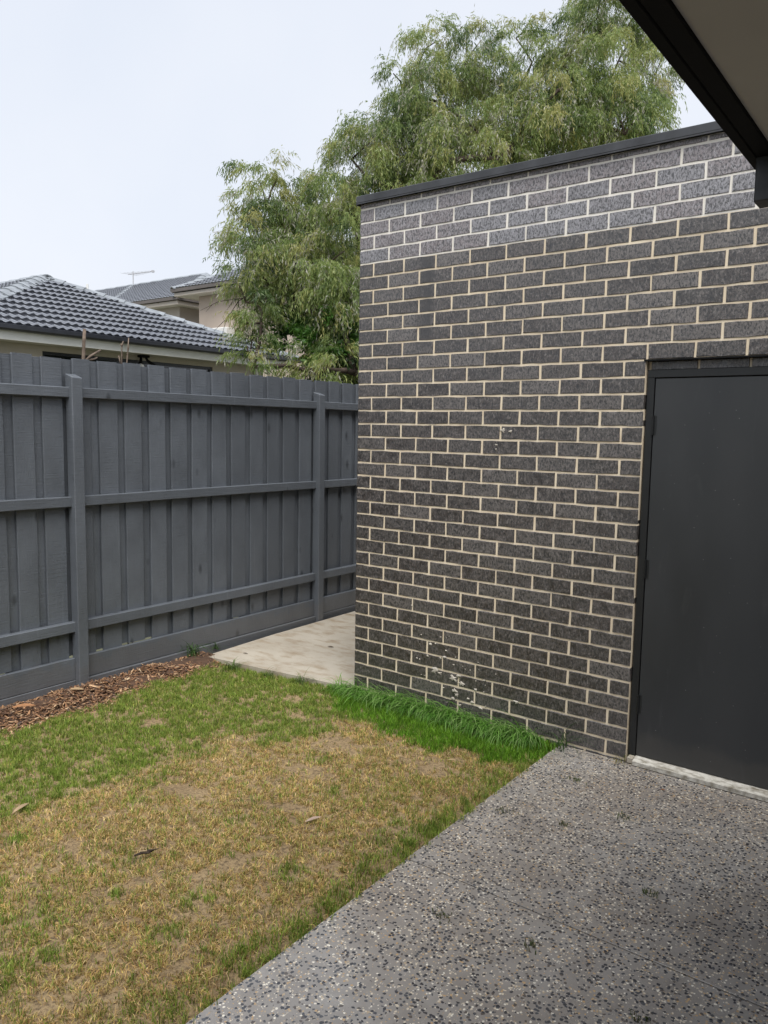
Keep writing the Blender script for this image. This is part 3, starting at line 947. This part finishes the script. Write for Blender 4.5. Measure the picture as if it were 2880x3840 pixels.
# ------------------------------------------------------------------ tree
CL = [(-5.95,4.85,5.7,.3),(-5.87,5.18,5.81,.26),(-5.83,4.89,5.33,.42),(-5.9,4.56,5.12,.26),(-5.81,4.57,4.73,.37),(-5.9,5.32,5.15,.45),(-5.55,5.28,4.73,.52),(-5.36,5.72,5.16,.6),(-5.51,5.94,5.74,.4),(-4.88,5.61,5.35,.44),(-5.55,4.46,4.27,.41),(-5.72,4.17,4.0,.24),(-5.48,5.0,4.18,.54),(-4.95,5.16,4.29,.57),(-4.67,5.42,4.65,.5),(-5.6,4.23,3.72,.25),(-5.51,4.67,3.75,.22),(-5.27,5.09,3.68,.44),(-4.74,5.25,3.8,.53),(-4.28,5.13,4.01,.41),(-5.32,4.1,3.15,.19),(-5.32,4.06,2.81,.21),(-5.3,4.27,3.37,.19),(-4.43,5.17,3.28,.39),(-4.62,4.7,2.69,.33),(-4.21,4.75,2.72,.35),(-4.15,5.05,2.7,.31),(-5.22,6.23,6.28,.34),(-5.0,6.44,6.59,.42),(-4.89,6.19,5.99,.49),(-4.97,6.77,7.05,.39),(-4.67,6.65,6.37,.57),(-4.88,7.16,7.61,.38),(-4.9,6.91,7.75,.23),(-4.79,7.56,8.25,.36),(-4.68,7.81,8.55,.3),(-4.56,7.39,7.53,.51),(-4.4,6.91,6.75,.53),(-3.89,6.97,6.24,.52),(-4.23,7.61,7.31,.55),(-4.32,8.16,8.2,.49),(-4.1,8.39,8.65,.31),(-3.88,8.21,7.96,.44),(-3.67,7.6,6.88,.58),(-3.17,7.51,6.25,.45),(-3.72,8.95,8.8,.3),(-3.53,9.1,8.93,.26),(-3.36,8.9,8.3,.34),(-3.47,8.47,7.65,.4),(-3.11,8.0,6.82,.58),(-2.83,8.42,7.4,.5),(-2.88,8.99,8.22,.36),(-2.57,8.27,6.72,.61),(-2.54,8.94,7.81,.47),(-2.62,9.24,8.62,.38),(-2.43,9.43,8.98,.38),(-2.13,9.88,8.81,.4),(-2.15,9.26,8.05,.51),(-2.17,8.61,7.03,.61),(-1.84,9.15,7.35,.54),(-1.63,9.62,7.75,.41),(-1.66,8.96,6.81,.49),(-1.45,9.41,7.13,.37),(-1.28,9.82,7.29,.25),(-4.44,6.48,5.7,.45),(-4.03,6.8,5.78,.37),(-2.44,9.62,9.55,.48),(-1.98,10.19,9.35,.49),(-1.54,10.43,8.63,.41),(-5.40,4.20,3.36,0.21),(-5.41,4.35,3.64,0.24),(-5.37,4.05,3.01,0.18),(-5.51,4.12,3.36,0.15),(-5.20,4.01,2.70,0.18)]
back = np.array([-.45, .75, 0.05])
CLB = []
for i, (x, y, z, r) in enumerate(CL):
    if r > .36:
        k = 1.0+.5*((i*37) % 10)/10
        CLB.append((x+back[0]*k+.12, y+back[1]*k, z-.05, r*.8))
ALL = CL+CLB
tree = thing('weeping_tree', 'tall weeping fine leaved tree behind the fence and brick wall', 'tree', (-3.7, 6.6, 0))

def make_leaves(clumps, dens, Lrange, leaf_len, leaf_w, palette, seed, flower=.0, droop=1.0):
    g = np.random.default_rng(seed)
    P0, D0, LL, TI, FLW = [], [], [], [], []
    for ci, (x, y, z, r) in enumerate(clumps):
        nsub = max(2, int(round(8*(r/.42)**1.6)))
        for sb in range(nsub):
            n = int(dens*r**1.7/nsub)
            dv = g.normal(0, 1, 3); dv /= np.linalg.norm(dv); dv[2] = dv[2]*.8+.1
            c0 = np.array([x, y, z])+dv*r*g.uniform(.40, 1.04)
            rs = max(.10, r*g.uniform(.18, .34))
            ct = g.normal(-.02, .26)
            out = dv.copy(); out[2] = out[2]*.3+.1
            d = g.normal(0, 1, (n, 3))*np.array([1, 1, .45])
            P0.append(c0+d*rs*.62)
            dd = out+g.normal(0, .45, (n, 3)); dd[:, 2] = dd[:, 2]*.4+.15
            D0.append(dd); LL.append(g.uniform(*Lrange, n)*np.clip(r/.42, .6, 1.1))
            TI.append(ct+g.normal(0, .12, n)); FLW.append(g.random(n) < flower*(2.5 if g.random() < .3 else .3))
    P = np.concatenate(P0); D = np.concatenate(D0); Ls = np.concatenate(LL); T = np.concatenate(TI); FL = np.concatenate(FLW)
    D /= np.linalg.norm(D, axis=1, keepdims=True)
    step = .045
    VV, CC = [], []
    nst = int(Lrange[1]*1.15/step)+1
    pal = np.array(palette)
    for k in range(nst):
        act = Ls > k*step
        if not act.any(): break
        P = P+D*step
        D = D+np.array([0, 0, -1.0])*(.27*droop)+g.normal(0, .06, D.shape)
        D /= np.linalg.norm(D, axis=1, keepdims=True)
        for side in (0, 1):
            idx = np.nonzero(act & (g.random(len(P)) < .92))[0]
            m = len(idx)
            ax = D[idx]*.55+g.normal(0, .38, (m, 3))+np.array([0, 0, -.55*droop])
            ax /= np.linalg.norm(ax, axis=1, keepdims=True)
            wv = np.cross(ax, g.normal(0, 1, (m, 3))); wv /= np.linalg.norm(wv, axis=1, keepdims=True)+1e-9
            ln = leaf_len*g.uniform(.6, 1.15, m)[:, None]; wd = leaf_w*g.uniform(.7, 1.2, m)[:, None]
            b = P[idx]+g.normal(0, .008, (m, 3))
            q = np.stack([b, b+ax*ln*.45+wv*wd*.5, b+ax*ln, b+ax*ln*.45-wv*wd*.5], 1)
            VV.append(q)
            t = np.clip(T[idx]+g.normal(0, .12, m)+.5, 0, .999)*(len(pal)-1)
            i0 = t.astype(int); fr_ = (t-i0)[:, None]
            c = pal[i0]*(1-fr_)+pal[np.minimum(i0+1, len(pal)-1)]*fr_
            fl = FL[idx] & (g.random(m) < .45)
            c = np.where(fl[:, None], np.array([.55, .53, .45])*g.uniform(.7, 1.1, (m, 1)), c)
            CC.append(np.repeat(c, 4, 0))
    Q = np.concatenate(VV).reshape(-1, 3); C_ = np.concatenate(CC)
    F_ = np.arange(len(Q)).reshape(-1, 4)
    return np_mesh('crown', Q, [F_], C_)
pal_tree = [(.065, .115, .036), (.15, .22, .060), (.235, .305, .09), (.33, .385, .13), (.37, .36, .125)]
me = make_leaves(ALL, 860, (.22, .54), .090, .0145, pal_tree, 3, flower=.24)
tag(add('crown', me, MAT['leaf'], tree))
# limbs: every clump joins the nearest one lower / nearer the trunk
tb = Vector((-3.75, 6.5, -.1)); tt = Vector((-3.95, 6.35, 2.3))
nodes = [tb, Vector((-3.85, 6.45, 1.2)), tt]
par = [-1, 0, 1]
order = sorted(range(len(ALL)), key=lambda i: (Vector(ALL[i][:3])-tt).length)
for i in order:
    p = Vector(ALL[i][:3])-Vector((0, 0, ALL[i][3]*.3))
    best = min(range(1, len(nodes)), key=lambda k: (p-nodes[k]).length+.35*(0 if k == 2 else (nodes[k]-tt).length)+max(0, nodes[k].z-p.z)*.6)
    nodes.append(p); par.append(best)
wt = [0]*len(nodes)
for i in range(len(nodes)-1, -1, -1):
    wt[i] += 1
    if par[i] >= 0: wt[par[i]] += wt[i]
mbt, mbl = MB(), MB()
rad = lambda i: .0095*wt[i]**.52
for i in range(1, len(nodes)):
    a, b = nodes[par[i]], nodes[i]
    ra, rb = min(rad(par[i]), rad(i)*1.6), rad(i)
    mid = (a+b)/2+Vector((random.uniform(-1, 1), random.uniform(-1, 1), random.uniform(0, 1)))*.09*(b-a).length
    (mbt if i <= 2 else mbl).tube([a, a*.45+mid*.55, mid, mid*.4+b*.6, b], [ra, ra*.8+rb*.2, (ra+rb)/2, ra*.3+rb*.7, rb], 7 if i <= 2 else 5)
mbt.build('trunk', MAT['bark'], tree, True, False)
mbl.build('limbs', MAT['bark'], tree, True, False)
# bare hanging twigs on the left, in front of the far house
mb = MB()
rr = random.Random(3)
for (st, en) in (((-5.35, 4.55, 3.55), (-6.25, 4.1, 3.95)), ((-5.45, 4.6, 3.7), (-6.35, 4.0, 3.55)), ((-5.5, 4.5, 3.9), (-6.1, 4.05, 3.2))):
    a, b = Vector(st), Vector(en)
    pts = [a+(b-a)*t+Vector((rr.uniform(-.03, .03), rr.uniform(-.03, .03), .10*math.sin(math.pi*t)+rr.uniform(-.02, .02))) for t in (0, .25, .5, .75, 1)]
    mb.tube(pts, [.012, .010, .007, .005, .003], 4)
    for t in (1, 2, 3):
        q = pts[t]; e = q+Vector((rr.uniform(-.3, 0), rr.uniform(-.2, .1), rr.uniform(-.3, -.05)))
        mb.tube([q, (q+e)/2+Vector((0, 0, .03)), e], [.005, .004, .002], 4)
mb.build('twigs', MAT['bark'], tree, True, False)

# broad-leaved shrub in the gap below the tree
def shrub(name, label, base, clumps, pal, seed, ln=.10, wd=.04, dens=1300):
    t = thing(name, label, 'shrub', base)
    me = make_leaves([(x, y, z, r*1.35) for x, y, z, r in clumps], dens, (.12, .26), ln, wd, pal, seed, 0, .35)
    add('foliage', me, MAT['leaf'], t)
    mb = MB()
    b = Vector(base)
    for (x, y, z, r) in clumps:
        p = Vector((x, y, z))
        mb.tube([b, b*.5+p*.5+Vector((0, 0, -.2)), p], [.02, .010, .004], 5)
    mb.build('stems', MAT['bark'], t, True, False)
    return t
pal_b = [(.03, .08, .015), (.06, .15, .025), (.11, .24, .04), (.16, .30, .06)]
SHR = [(-5.08, 4.94, 3.36, 0.24),(-4.74, 5.04, 3.11, 0.23),(-5.35, 4.99, 3.3, 0.17),(-5.04, 4.91, 2.9, 0.2),(-4.68, 4.92, 2.85, 0.18),(-5.53, 5.0, 3.47, 0.15),(-4.64, 5.14, 3.36, 0.17),(-4.46, 5.1, 2.93, 0.18)]
shrub('leafy_shrub', 'bright green broad leaved bush beside the tiled roof corner', (-4.9, 5.05, -.1),
      SHR, pal_b, 21)
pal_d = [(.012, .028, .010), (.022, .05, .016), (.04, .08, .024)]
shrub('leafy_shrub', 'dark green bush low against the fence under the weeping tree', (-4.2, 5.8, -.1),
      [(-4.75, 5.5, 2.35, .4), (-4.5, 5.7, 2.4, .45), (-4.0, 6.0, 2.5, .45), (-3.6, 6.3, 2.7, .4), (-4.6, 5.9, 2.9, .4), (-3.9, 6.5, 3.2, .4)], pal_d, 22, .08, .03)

# pruned bare stems rising behind the fence
def stem(label, pts, radii, subs=()):
    t = thing('bare_stem', label, 'branch', (pts[0][0], pts[0][1], -.1), 'bare stems behind the fence')
    MB().tube([(pts[0][0]+.02, pts[0][1], -.1)]+list(pts), [radii[0]*1.2]+list(radii), 7).build('stem', MAT['deadwood'], t, True, False)
    for s_, r_ in subs:
        MB().tube(s_, r_, 6).build('side_branch', MAT['deadwood'], t, True, False)
stem('thick pale sawn stem with a snapped side branch above the fence',
     [(-1.9, -.818, 1.7), (-1.9, -.815, 2.22), (-1.905, -.806, 2.33), (-1.9, -.800, 2.455)], [.014, .0135, .012, .011],
     [([(-1.9, -.81, 2.22), (-1.895, -.76, 2.265), (-1.89, -.68, 2.315)], [.008, .0095, .007]), ([(-1.9, -.79, 2.235), (-1.9, -.73, 2.245), (-1.9, -.70, 2.262)], [.008, .008, .005])])
stem('short thin forked dark stem above the fence, nearer the pale stem',
     [(-1.9, -.495, 1.7), (-1.9, -.495, 2.25), (-1.9, -.492, 2.36), (-1.9, -.488, 2.385)], [.0055, .0055, .005, .004],
     [([(-1.9, -.492, 2.36), (-1.9, -.478, 2.40)], [.006, .004]), ([(-1.9, -.49, 2.36), (-1.9, -.505, 2.375)], [.005, .004]), ([(-1.9, -.50, 2.2), (-1.9, -.52, 2.29)], [.006, .004])])
stem('tallest thin straight dark stem above the fence, farther along',
     [(-1.9, -.455, 1.7), (-1.9, -.45, 2.24), (-1.9, -.438, 2.35), (-1.9, -.430, 2.43)], [.0055, .0055, .005, .0035], [([(-1.9, -.44, 2.33), (-1.9, -.428, 2.36)], [.005, .003])])

# ------------------------------------------------------------------ lawn
def lawn(n_tuft, per, seed):
    g = np.random.default_rng(seed)
    x = g.uniform(-1.44, 1.535, n_tuft); y = g.uniform(-4.4, .0, n_tuft)
    return x, y
def blades(name, x, y, h, lean, width, col, g, zfun):
    n = len(x)
    th = g.uniform(0, 2*np.pi, n)
    d = np.stack([np.cos(th), np.sin(th), np.zeros(n)], 1)
    pr_ = th+g.uniform(.6, 2.5, n)
    wv = np.stack([np.cos(pr_), np.sin(pr_), np.zeros(n)], 1)*(width*.5)[:, None]
    b = np.stack([x, y, zfun(x, y)-.004], 1)
    hh = np.stack([np.zeros(n), np.zeros(n), h], 1)
    m = b+hh*.55+d*(lean*h*.35)[:, None]
    t = b+hh*(1-.35*np.clip(lean, 0, 1.6))[:, None]+d*(lean*h)[:, None]
    V = np.stack([b-wv, b+wv, m+wv*.8, m-wv*.8, t], 1).reshape(-1, 3)
    i0 = np.arange(n)*5
    Fq = np.stack([i0, i0+1, i0+2, i0+3], 1); Ft = np.stack([i0+3, i0+2, i0+4], 1)
    C_ = np.repeat(col, 5, 0)
    return np_mesh(name, V, [Fq, Ft], C_)

g = np.random.default_rng(77)
gl = np.array([(-2.6, -.30), (-2.39, -.17), (-2.02, .0), (-1.46, .02), (-.98, .10), (-.51, .36), (-.35, .65), (-.2, 1.2), (0, 1.5)])
def zones(x, y):
    nz = vnoise(x, y, 1.7, 1); nf = vnoise(x, y, 6, 2); nn_ = vnoise(x, y, 14, 8)
    xl = np.interp(y, gl[:, 0], gl[:, 1])
    fz = np.clip((xl-x+.30*(nf-.5)+.15*(nn_-.5))/.22+.5, 0, 1)*.93              # greener turf by the fence
    ez = np.clip((x-1.33+.42*(nf-.5)+.2*(nn_-.5))/.16, 0, 1)*.62                # moist edge by the slab
    bz = np.clip((-2.62-y+.4*(nf-.5))/.25, 0, 1)*.55*np.clip((1.25-x)/.4, 0, 1)
    spots = np.clip((nz-.50)*4, 0, 1)*.42+np.clip((nn_-.78)*5, 0, 1)*.45
    gr = np.clip(np.maximum.reduce([fz, ez, bz])+spots*.6, 0, .95)
    ybr = np.interp(x, [-.25, -.1, .45, .91, 1.32, 1.5], [-.16, -.22, -.44, -.52, -.48, -.30])
    br = np.clip((y-ybr+.16*(nn_-.5)+.16*(nf-.5))/.09, 0, 1)*np.clip((x+.25)/.2, 0, 1)       # lush strip along the brick wall
    for cx, cy, r_ in ((.62, -2.22, .05), (.95, -1.95, .05), (.78, -2.42, .04), (.35, -2.7, .07), (.9, -2.75, .06), (.1, -2.45, .06), (1.12, -2.45, .07), (1.05, -2.25, .08), (.55, -1.0, .07), (.9, -1.25, .06), (.2, -1.9, .05), (1.2, -1.9, .08), (.72, -1.75, .05)):
        gr = np.maximum(gr, .85*np.clip(1.4-np.hypot(x-cx, y-cy)/r_, 0, 1))
    bare = np.zeros_like(x)
    for cx, cy, rx, ry in ((1.06, -.70, .17, .13), (.46, -.78, .16, .12), (-.18, -.40, .10, .07), (.97, -2.05, .06, .16), (.05, -.62, .09, .06), (.85, -1.5, .10, .05), (-.55, -1.25, .08, .07), (.78, -2.28, .05, .10), (.62, -1.15, .2, .08), (1.1, -2.9, .1, .06), (.1, -2.9, .12, .1), (.3, -1.7, .15, .07), (.35, -2.35, .1, .06)):
        bare = np.maximum(bare, 1-np.clip((np.hypot((x-cx)/rx, (y-cy)/ry)-.6+.5*(nn_-.5))/.6, 0, 1))
    mul = np.clip((np.interp(y, [-3, -1.86, -1.39, -.88, -.31, -.1], [-1.14, -1.10, -1.05, -1.15, -1.17, -1.13])+.10*(vnoise(x, y, 4, 5)-.5)-x)/.05, 0, 1)*np.clip((-.10-y)/.1, 0, 1)   # mulch bed
    return gr, br, bare, mul
NT_ = 52000
tx = g.uniform(-1.46, 1.535, NT_); ty = g.uniform(-4.3, .0, NT_)
gr, br, bare, mul = zones(tx, ty)
den = vnoise(tx, ty, 24, 12)
onpath = (ty > np.interp(tx, [-1.4, -1.335, -.78, -.2, 0, .01], [-.19, -.19, -.13, -.06, -.05, .2]))
keep = (g.random(NT_) < (1-.9*bare)*(.12+1.25*den)*(1-mul)) & ~onpath
keep |= (br > .5) & (g.random(NT_) < .9) & ~onpath
tx, ty, gr, br = tx[keep], ty[keep], gr[keep], br[keep]
per = 9
bx = np.repeat(tx, per); by = np.repeat(ty, per); bgr = np.repeat(gr, per); bbr = np.repeat(br, per)
n = len(bx)
bx = np.minimum(bx+g.normal(0, .010, n), 1.553+.012*g.random(n)+.035*g.random(n)*(np.repeat(g.random(len(tx)), per) < .16)); by = np.minimum(by+g.normal(0, .008, n), -.004)
isg = g.random(n) < np.maximum(bgr, .16)
tuft_t = np.repeat(g.random(len(tx)), per)
straw = np.array([(.66, .46, .19), (.78, .59, .30), (.54, .36, .14), (.58, .49, .16), (.31, .20, .085)])
green = np.array([(.21, .31, .045), (.28, .38, .07), (.15, .235, .035), (.36, .40, .09)])
lush = np.array([(.15, .32, .02), (.21, .40, .035), (.10, .23, .016), (.27, .40, .06)])
col = straw[g.integers(0, 5, n)]
col = np.where(isg[:, None], green[g.integers(0, 4, n)], col)
isb = g.random(n) < bbr*.93
col = np.where(isb[:, None], lush[g.integers(0, 3, n)], col)
col = col*(.60+.75*tuft_t)[:, None]*g.uniform(.85, 1.15, (n, 1))
h = np.where(isg, g.uniform(.018, .042, n), g.uniform(.010, .030, n))
edge_ = bx > 1.38+.06*vnoise(by, by, 5, 3)
h = np.where(edge_ & isg, h*1.35, h)
h = np.where(isb, g.uniform(.025, .060, n), h)
lean = np.where(isg, g.uniform(.1, .8, n), g.uniform(.3, 1.5, n))
lean = np.where(isb, g.uniform(.1, .7, n), lean)
wd = np.where(isb, .0032, g.uniform(.0022, .0042, n))
me = blades('lawn_grass', bx, by, h, lean, wd, col, g, lambda x, y: np.where(x > 1.535, np.maximum(soil_z(x, y), -.014), soil_z(x, y)))
tag(add('lawn_grass', me, MAT['grass']), 'patchy straw and green lawn between the fence and the patio slab', 'lawn', kind='stuff')

# long arching grass along the foot of the wall
def arching(name, roots, g, nb, L, wdt, cols, dirx=(-.25, -1.0), zb=-.03):
    VV, FF, CC = [], [], []
    c = 0
    for (x, y) in roots:
        for _ in range(nb):
            a = g.uniform(-1.2, 1.2)
            d = np.array([dirx[0]*math.cos(a)-dirx[1]*math.sin(a), dirx[0]*math.sin(a)+dirx[1]*math.cos(a), 0]); d /= np.linalg.norm(d)
            l_ = L*g.uniform(.5, 1.15); p = np.array([x+g.normal(0, .012), min(y+g.normal(0, .012), -.006), zb]); el = g.uniform(.9, 1.5)
            side = np.array([-d[1], d[0], 0])
            w_ = wdt*g.uniform(.6, 1.2)
            bend = g.uniform(.25, .6)
            cc = np.array(cols[g.integers(0, len(cols))])*g.uniform(.8, 1.2)
            K = 6
            for k in range(K+1):
                ww = w_*(1-(k/K)**2)*.5+.0002
                VV += [p-side*ww, p+side*ww]; CC += [cc, cc]
                if k:
                    FF.append((c-2, c-1, c+1, c))
                c += 2
                p = p+(d*math.cos(el)+np.array([0, 0, math.sin(el)]))*l_/K
                p[1] = min(p[1], -.004); p[2] = max(p[2], zb+.01)
                el -= bend
    return np_mesh(name, np.array(VV), [np.array(FF)], np.array(CC))
roots = [(x, -.03-abs(g.normal(0, .05))) for x in np.concatenate([g.uniform(.02, 1.42, 190), g.uniform(.5, 1.4, 90)])]
lushl = [(.13, .30, .04), (.22, .40, .09), (.09, .23, .03), (.28, .42, .14)]
tag(add('long_grass', arching('long_grass', roots, g, 8, .23, .0055, lushl), MAT['grass']), 'lush long grass flopping forward along the foot of the brick wall', 'grass', kind='stuff')

# separate weeds
def weed(name, label, cat, x, y, nb, L, wdt, cols, z=-.03, dirx=(0, -1), spread=True, group=None):
    gg = np.random.default_rng(int(abs(x*1000)+abs(y*77)))
    if spread:
        me = None
        parts = []
        rs = [(x+gg.normal(0, .014), y+gg.normal(0, .014)) for _ in range(nb)]
        VV = []
        me = arching(name, rs, gg, 1, L, wdt, cols, (gg.uniform(-1, 1), -1), z)
    o = add(name, me, MAT['grass'])
    return tag(o, label, cat, group)
gA = [(.05, .10, .025), (.08, .15, .04), (.035, .08, .02)]
gB = [(.10, .17, .035), (.13, .20, .05), (.08, .13, .03)]
def tuft(label, x, y, nb, L, wdt, cols, z=-.03, group='grass tufts at the edges of the paving'):
    gg = np.random.default_rng(int(abs(x*1000)+abs(y*77)))
    rs = [(x+gg.normal(0, .016), y+gg.normal(0, .016)) for _ in range(nb)]
    VV = []
    meshes = []
    half_ = len(rs)//3
    # blades in three directions
    vs, fs, cs, off = [], [], [], 0
    for k, dr in enumerate(((-1, -.3), (.8, -.6), (.1, .9))):
        sub = rs[k::3]
        m = arching('t', sub, gg, 1, L, wdt, cols, dr, z)
        n_ = len(m.vertices)
        co = np.empty(n_*3, np.float32); m.vertices.foreach_get('co', co)
        cl = np.empty(n_*4, np.float32); m.color_attributes['tint'].data.foreach_get('color', cl)
        fs.append(np.array([tuple(p.vertices) for p in m.polygons])+off); vs.append(co.reshape(-1, 3)); cs.append(cl.reshape(-1, 4)[:, :3]); off += n_
        bpy.data.meshes.remove(m)
    me = np_mesh('grass_tuft', np.concatenate(vs), [np.concatenate(fs)], np.concatenate(cs))
    return tag(add('grass_tuft', me, MAT['grass']), label, 'weed', group)
tuft('wispy dark weed against the fence plinth by the mulch end', -1.40, -.25, 42, .26, .006, gA, .0)
tuft('small grass weed behind the second fence post', -1.42, 1.42, 36, .13, .005, gA, .0)
tuft('upright green tuft at the front corner of the concrete path', -.98, -.22, 54, .17, .004, gB)
tuft('low green tuft at the middle of the path front edge', -.66, -.17, 36, .12, .004, gB)
tuft('green tuft at the path edge nearer the brick corner', -.38, -.13, 44, .15, .004, gB)
tuft('broad bladed tuft at the brick wall corner', -.05, -.10, 54, .20, .006, lushl)
tuft('tall thin weed at the wall where grass meets slab', 1.56, -.055, 18, .30, .006, gA, -.02)
tuft('yellow tuft at the foot of the door frame', 1.905, -.03, 14, .11, .003, [(.25, .22, .07), (.15, .17, .04)], -.012)
# tiny mossy weeds lying on the slab
for lab, x, y, s_ in (('dark mossy weed on the slab near the brick wall', 1.79, -.40, .05), ('small moss spot on the slab in front of the door', 2.13, -.62, .045), ('green sprig on the slab left of centre', 1.93, -.86, .04), ('moss spot in the slab middle near the right edge', 2.42, -1.15, .04), ('flattened grass sprig on the slab by the joint', 1.86, -1.78, .03), ('brown moss spot beside the slab joint at the right', 2.20, -1.72, .035), ('moss spot at the bottom right of the slab', 2.62, -1.83, .045), ('dark moss sprig close to the lawn edge of the slab', 1.66, -.92, .045), ('brown leaf scrap at the bottom edge of the slab', 1.90, -2.52, .035)):
    gg = np.random.default_rng(int(x*1000))
    rs = [(x+gg.normal(0, s_*.4), y+gg.normal(0, s_*.35)) for _ in range(26)]
    me = arching('moss_sprig', rs, gg, 1, .016, .0035, [(.10, .13, .045), (.14, .13, .06), (.075, .10, .035)], (gg.uniform(-1, 1), gg.uniform(-1, 1)), -.012)
    tag(add('moss_sprig', me, MAT['grass']), lab, 'weed', 'bits of moss on the patio slab', 'stuff')

# ------------------------------------------------------------------ bark mulch
g = np.random.default_rng(5)
NM = 8500
my = g.uniform(-3.2, -.13, NM)
edge = np.interp(my, [-3, -1.86, -1.39, -.88, -.31, -.1], [-1.12, -1.08, -1.03, -1.13, -1.15, -1.11])+.10*(vnoise(np.full(NM, -1.2), my, 4, 5)-.5)
mx = -1.452+np.abs(g.random(NM))**1.1*(edge+1.49)
q = np.clip((mx+1.455)/(edge+1.455), 0, 1)
hump = .055*np.sin(np.pi*np.clip(q*.75+.25, 0, 1))*(.6+.8*vnoise(mx, my, 6, 9))
mz = -.035+hump*g.uniform(.3, 1.0, NM)
L_ = g.uniform(.012, .045, NM)*np.where(g.random(NM) < .06, 1.7, 1); W_ = L_*g.uniform(.18, .5, NM); T_ = g.uniform(.002, .005, NM)
az = g.uniform(0, 2*np.pi, NM); tl = g.normal(0, .35, NM)
ax = np.stack([np.cos(az)*np.cos(tl), np.sin(az)*np.cos(tl), np.sin(tl)], 1)
sd = np.cross(ax, np.stack([g.normal(0, .3, NM), g.normal(0, .3, NM), np.ones(NM)], 1)); sd /= np.linalg.norm(sd, axis=1, keepdims=True)
nm = np.cross(sd, ax)
c = np.stack([mx, my, mz], 1)
cor = []
for sz in (-1, 1):
    for (sa, ss) in ((-1, -.7), (1, -.4), (.85, .6), (-.8, 1)):
        cor.append(c+ax*(L_*.5*sa)[:, None]+sd*(W_*.5*ss)[:, None]+nm*(T_*.5*sz)[:, None])
V = np.stack(cor, 1).reshape(-1, 3)
i0 = np.arange(NM)*8
F = np.concatenate([np.stack([i0+a for a in qd], 1) for qd in ((0, 3, 2, 1), (4, 5, 6, 7), (0, 1, 5, 4), (1, 2, 6, 5), (2, 3, 7, 6), (3, 0, 4, 7))])
mc = np.array([(.20, .105, .055), (.30, .17, .09), (.13, .07, .042), (.44, .29, .17), (.22, .14, .09), (.08, .055, .045), (.56, .42, .27)])
cc = 1.25*mc[g.choice(7, NM, p=[.27, .2, .2, .1, .12, .08, .03])]*g.uniform(.75, 1.25, (NM, 1))
me = np_mesh('bark_mulch', V, [F], np.repeat(cc, 8, 0))
tag(add('bark_mulch', me, MAT['mulch']), 'strip of reddish brown bark chips along the foot of the fence', 'mulch', kind='stuff')
# soil bank under the chips
nb_ = 60
yy = np.linspace(-3.3, -.12, nb_)
mb = MB()
for y in yy:
    for q_, z in ((-1.455, -.015), (-1.37, .008), (-1.26, -.002), (-1.12, -.045)): mb.v.append(Vector((q_, y, z+random.uniform(-.006, .006))))
for i in range(nb_-1):
    for k in range(3): mb.f.append((i*4+k, i*4+k+1, i*4+5+k, i*4+4+k))
tag(mb.build('mulch_bed', plain('dark_bark_soil', (.07, .038, .022), .95, .4, 30, .6), None, True), kind='structure')

# ------------------------------------------------------------------ fallen leaves and litter
def leaf(label, x, y, L, W, ang, c, z=-.012, curl=.3):
    n = 7
    V, F = [], []
    for i in range(n):
        t = i/(n-1)
        w_ = W*.5*math.sin(math.pi*(t*.93+.035))**.8
        zz = curl*L*.25*math.sin(math.pi*t)
        for s_ in (-1, 0, 1): V.append(((t-.5)*L, s_*w_, zz+(.12*W if s_ else 0)))
    for i in range(n-1):
        for k in range(2): F.append((i*3+k, i*3+k+1, i*3+4+k, i*3+3+k))
    me = mesh('fallen_leaf', V, F, True)
    a = me.color_attributes.new('tint', 'FLOAT_COLOR', 'POINT')
    a.data.foreach_set('color', np.tile(np.array([*c, 1], np.float32), len(V)))
    o = add('fallen_leaf', me, MAT['mulch'], None, Matrix.Translation((x, y, z)) @ Matrix.Rotation(ang, 4, 'Z') @ Matrix.Rotation(.12, 4, 'X'))
    tag(o, label, 'leaf', 'fallen leaves on the lawn')
leaf('pale pinkish long leaf lying mid lawn', 1.01, -1.54, .085, .018, 1.25, (.42, .31, .25))
leaf('curled tan leaf on the lawn near the left frame edge', -.12, -2.31, .10, .022, 1.9, (.36, .26, .16))
leaf('thin brown leaf on the lawn behind the dark stick', .55, -2.10, .06, .012, -.4, (.25, .16, .09))
leaf('tan leaf in the lush grass edge by the bare patch', 1.17, -.60, .05, .012, .5, (.40, .29, .16), -.005)
leaf('small orange leaf scrap on the concrete by the door sill', 2.18, -.22, .022, .010, .2, (.26, .11, .05), -.010)
leaf('big rusty bark leaf at the left end of the mulch', -1.26, -1.68, .13, .04, 1.0, (.34, .17, .08), .03)
leaf('tan leaf standing out of the mulch beside the first post', -1.30, -1.30, .09, .035, .7, (.40, .28, .16), .03)
leaf('small dark leaf in the middle of the concrete path', -.75, .62, .05, .018, .3, (.08, .055, .035), .003)
leaf('thin dark leaf on the concrete path near the mulch', -1.14, .05, .045, .012, .2, (.07, .05, .04), .003)
stk = thing('charred_stick', 'short dark stick with a pale broken edge on the brown lawn', 'stick', (.66, -2.2, -.02))
MB().tube([(.625, -2.225, -.017), (.645, -2.20, -.008), (.665, -2.18, -.008), (.672, -2.16, -.003)], [.004, .006, .006, .003], 6).build('stick', MAT['bark'], stk, True, False)
MB().tube([(.655, -2.185, .0), (.668, -2.178, .002), (.69, -2.15, .004)], [.0025, .004, .002], 5).build('splinter', MAT['bark'], stk, True, False)
MB().tube([(.640, -2.207, .0), (.66, -2.188, .001)], [.002, .0025], 5).build('pale_edge', MAT['mulch_pale'], stk, True, False)
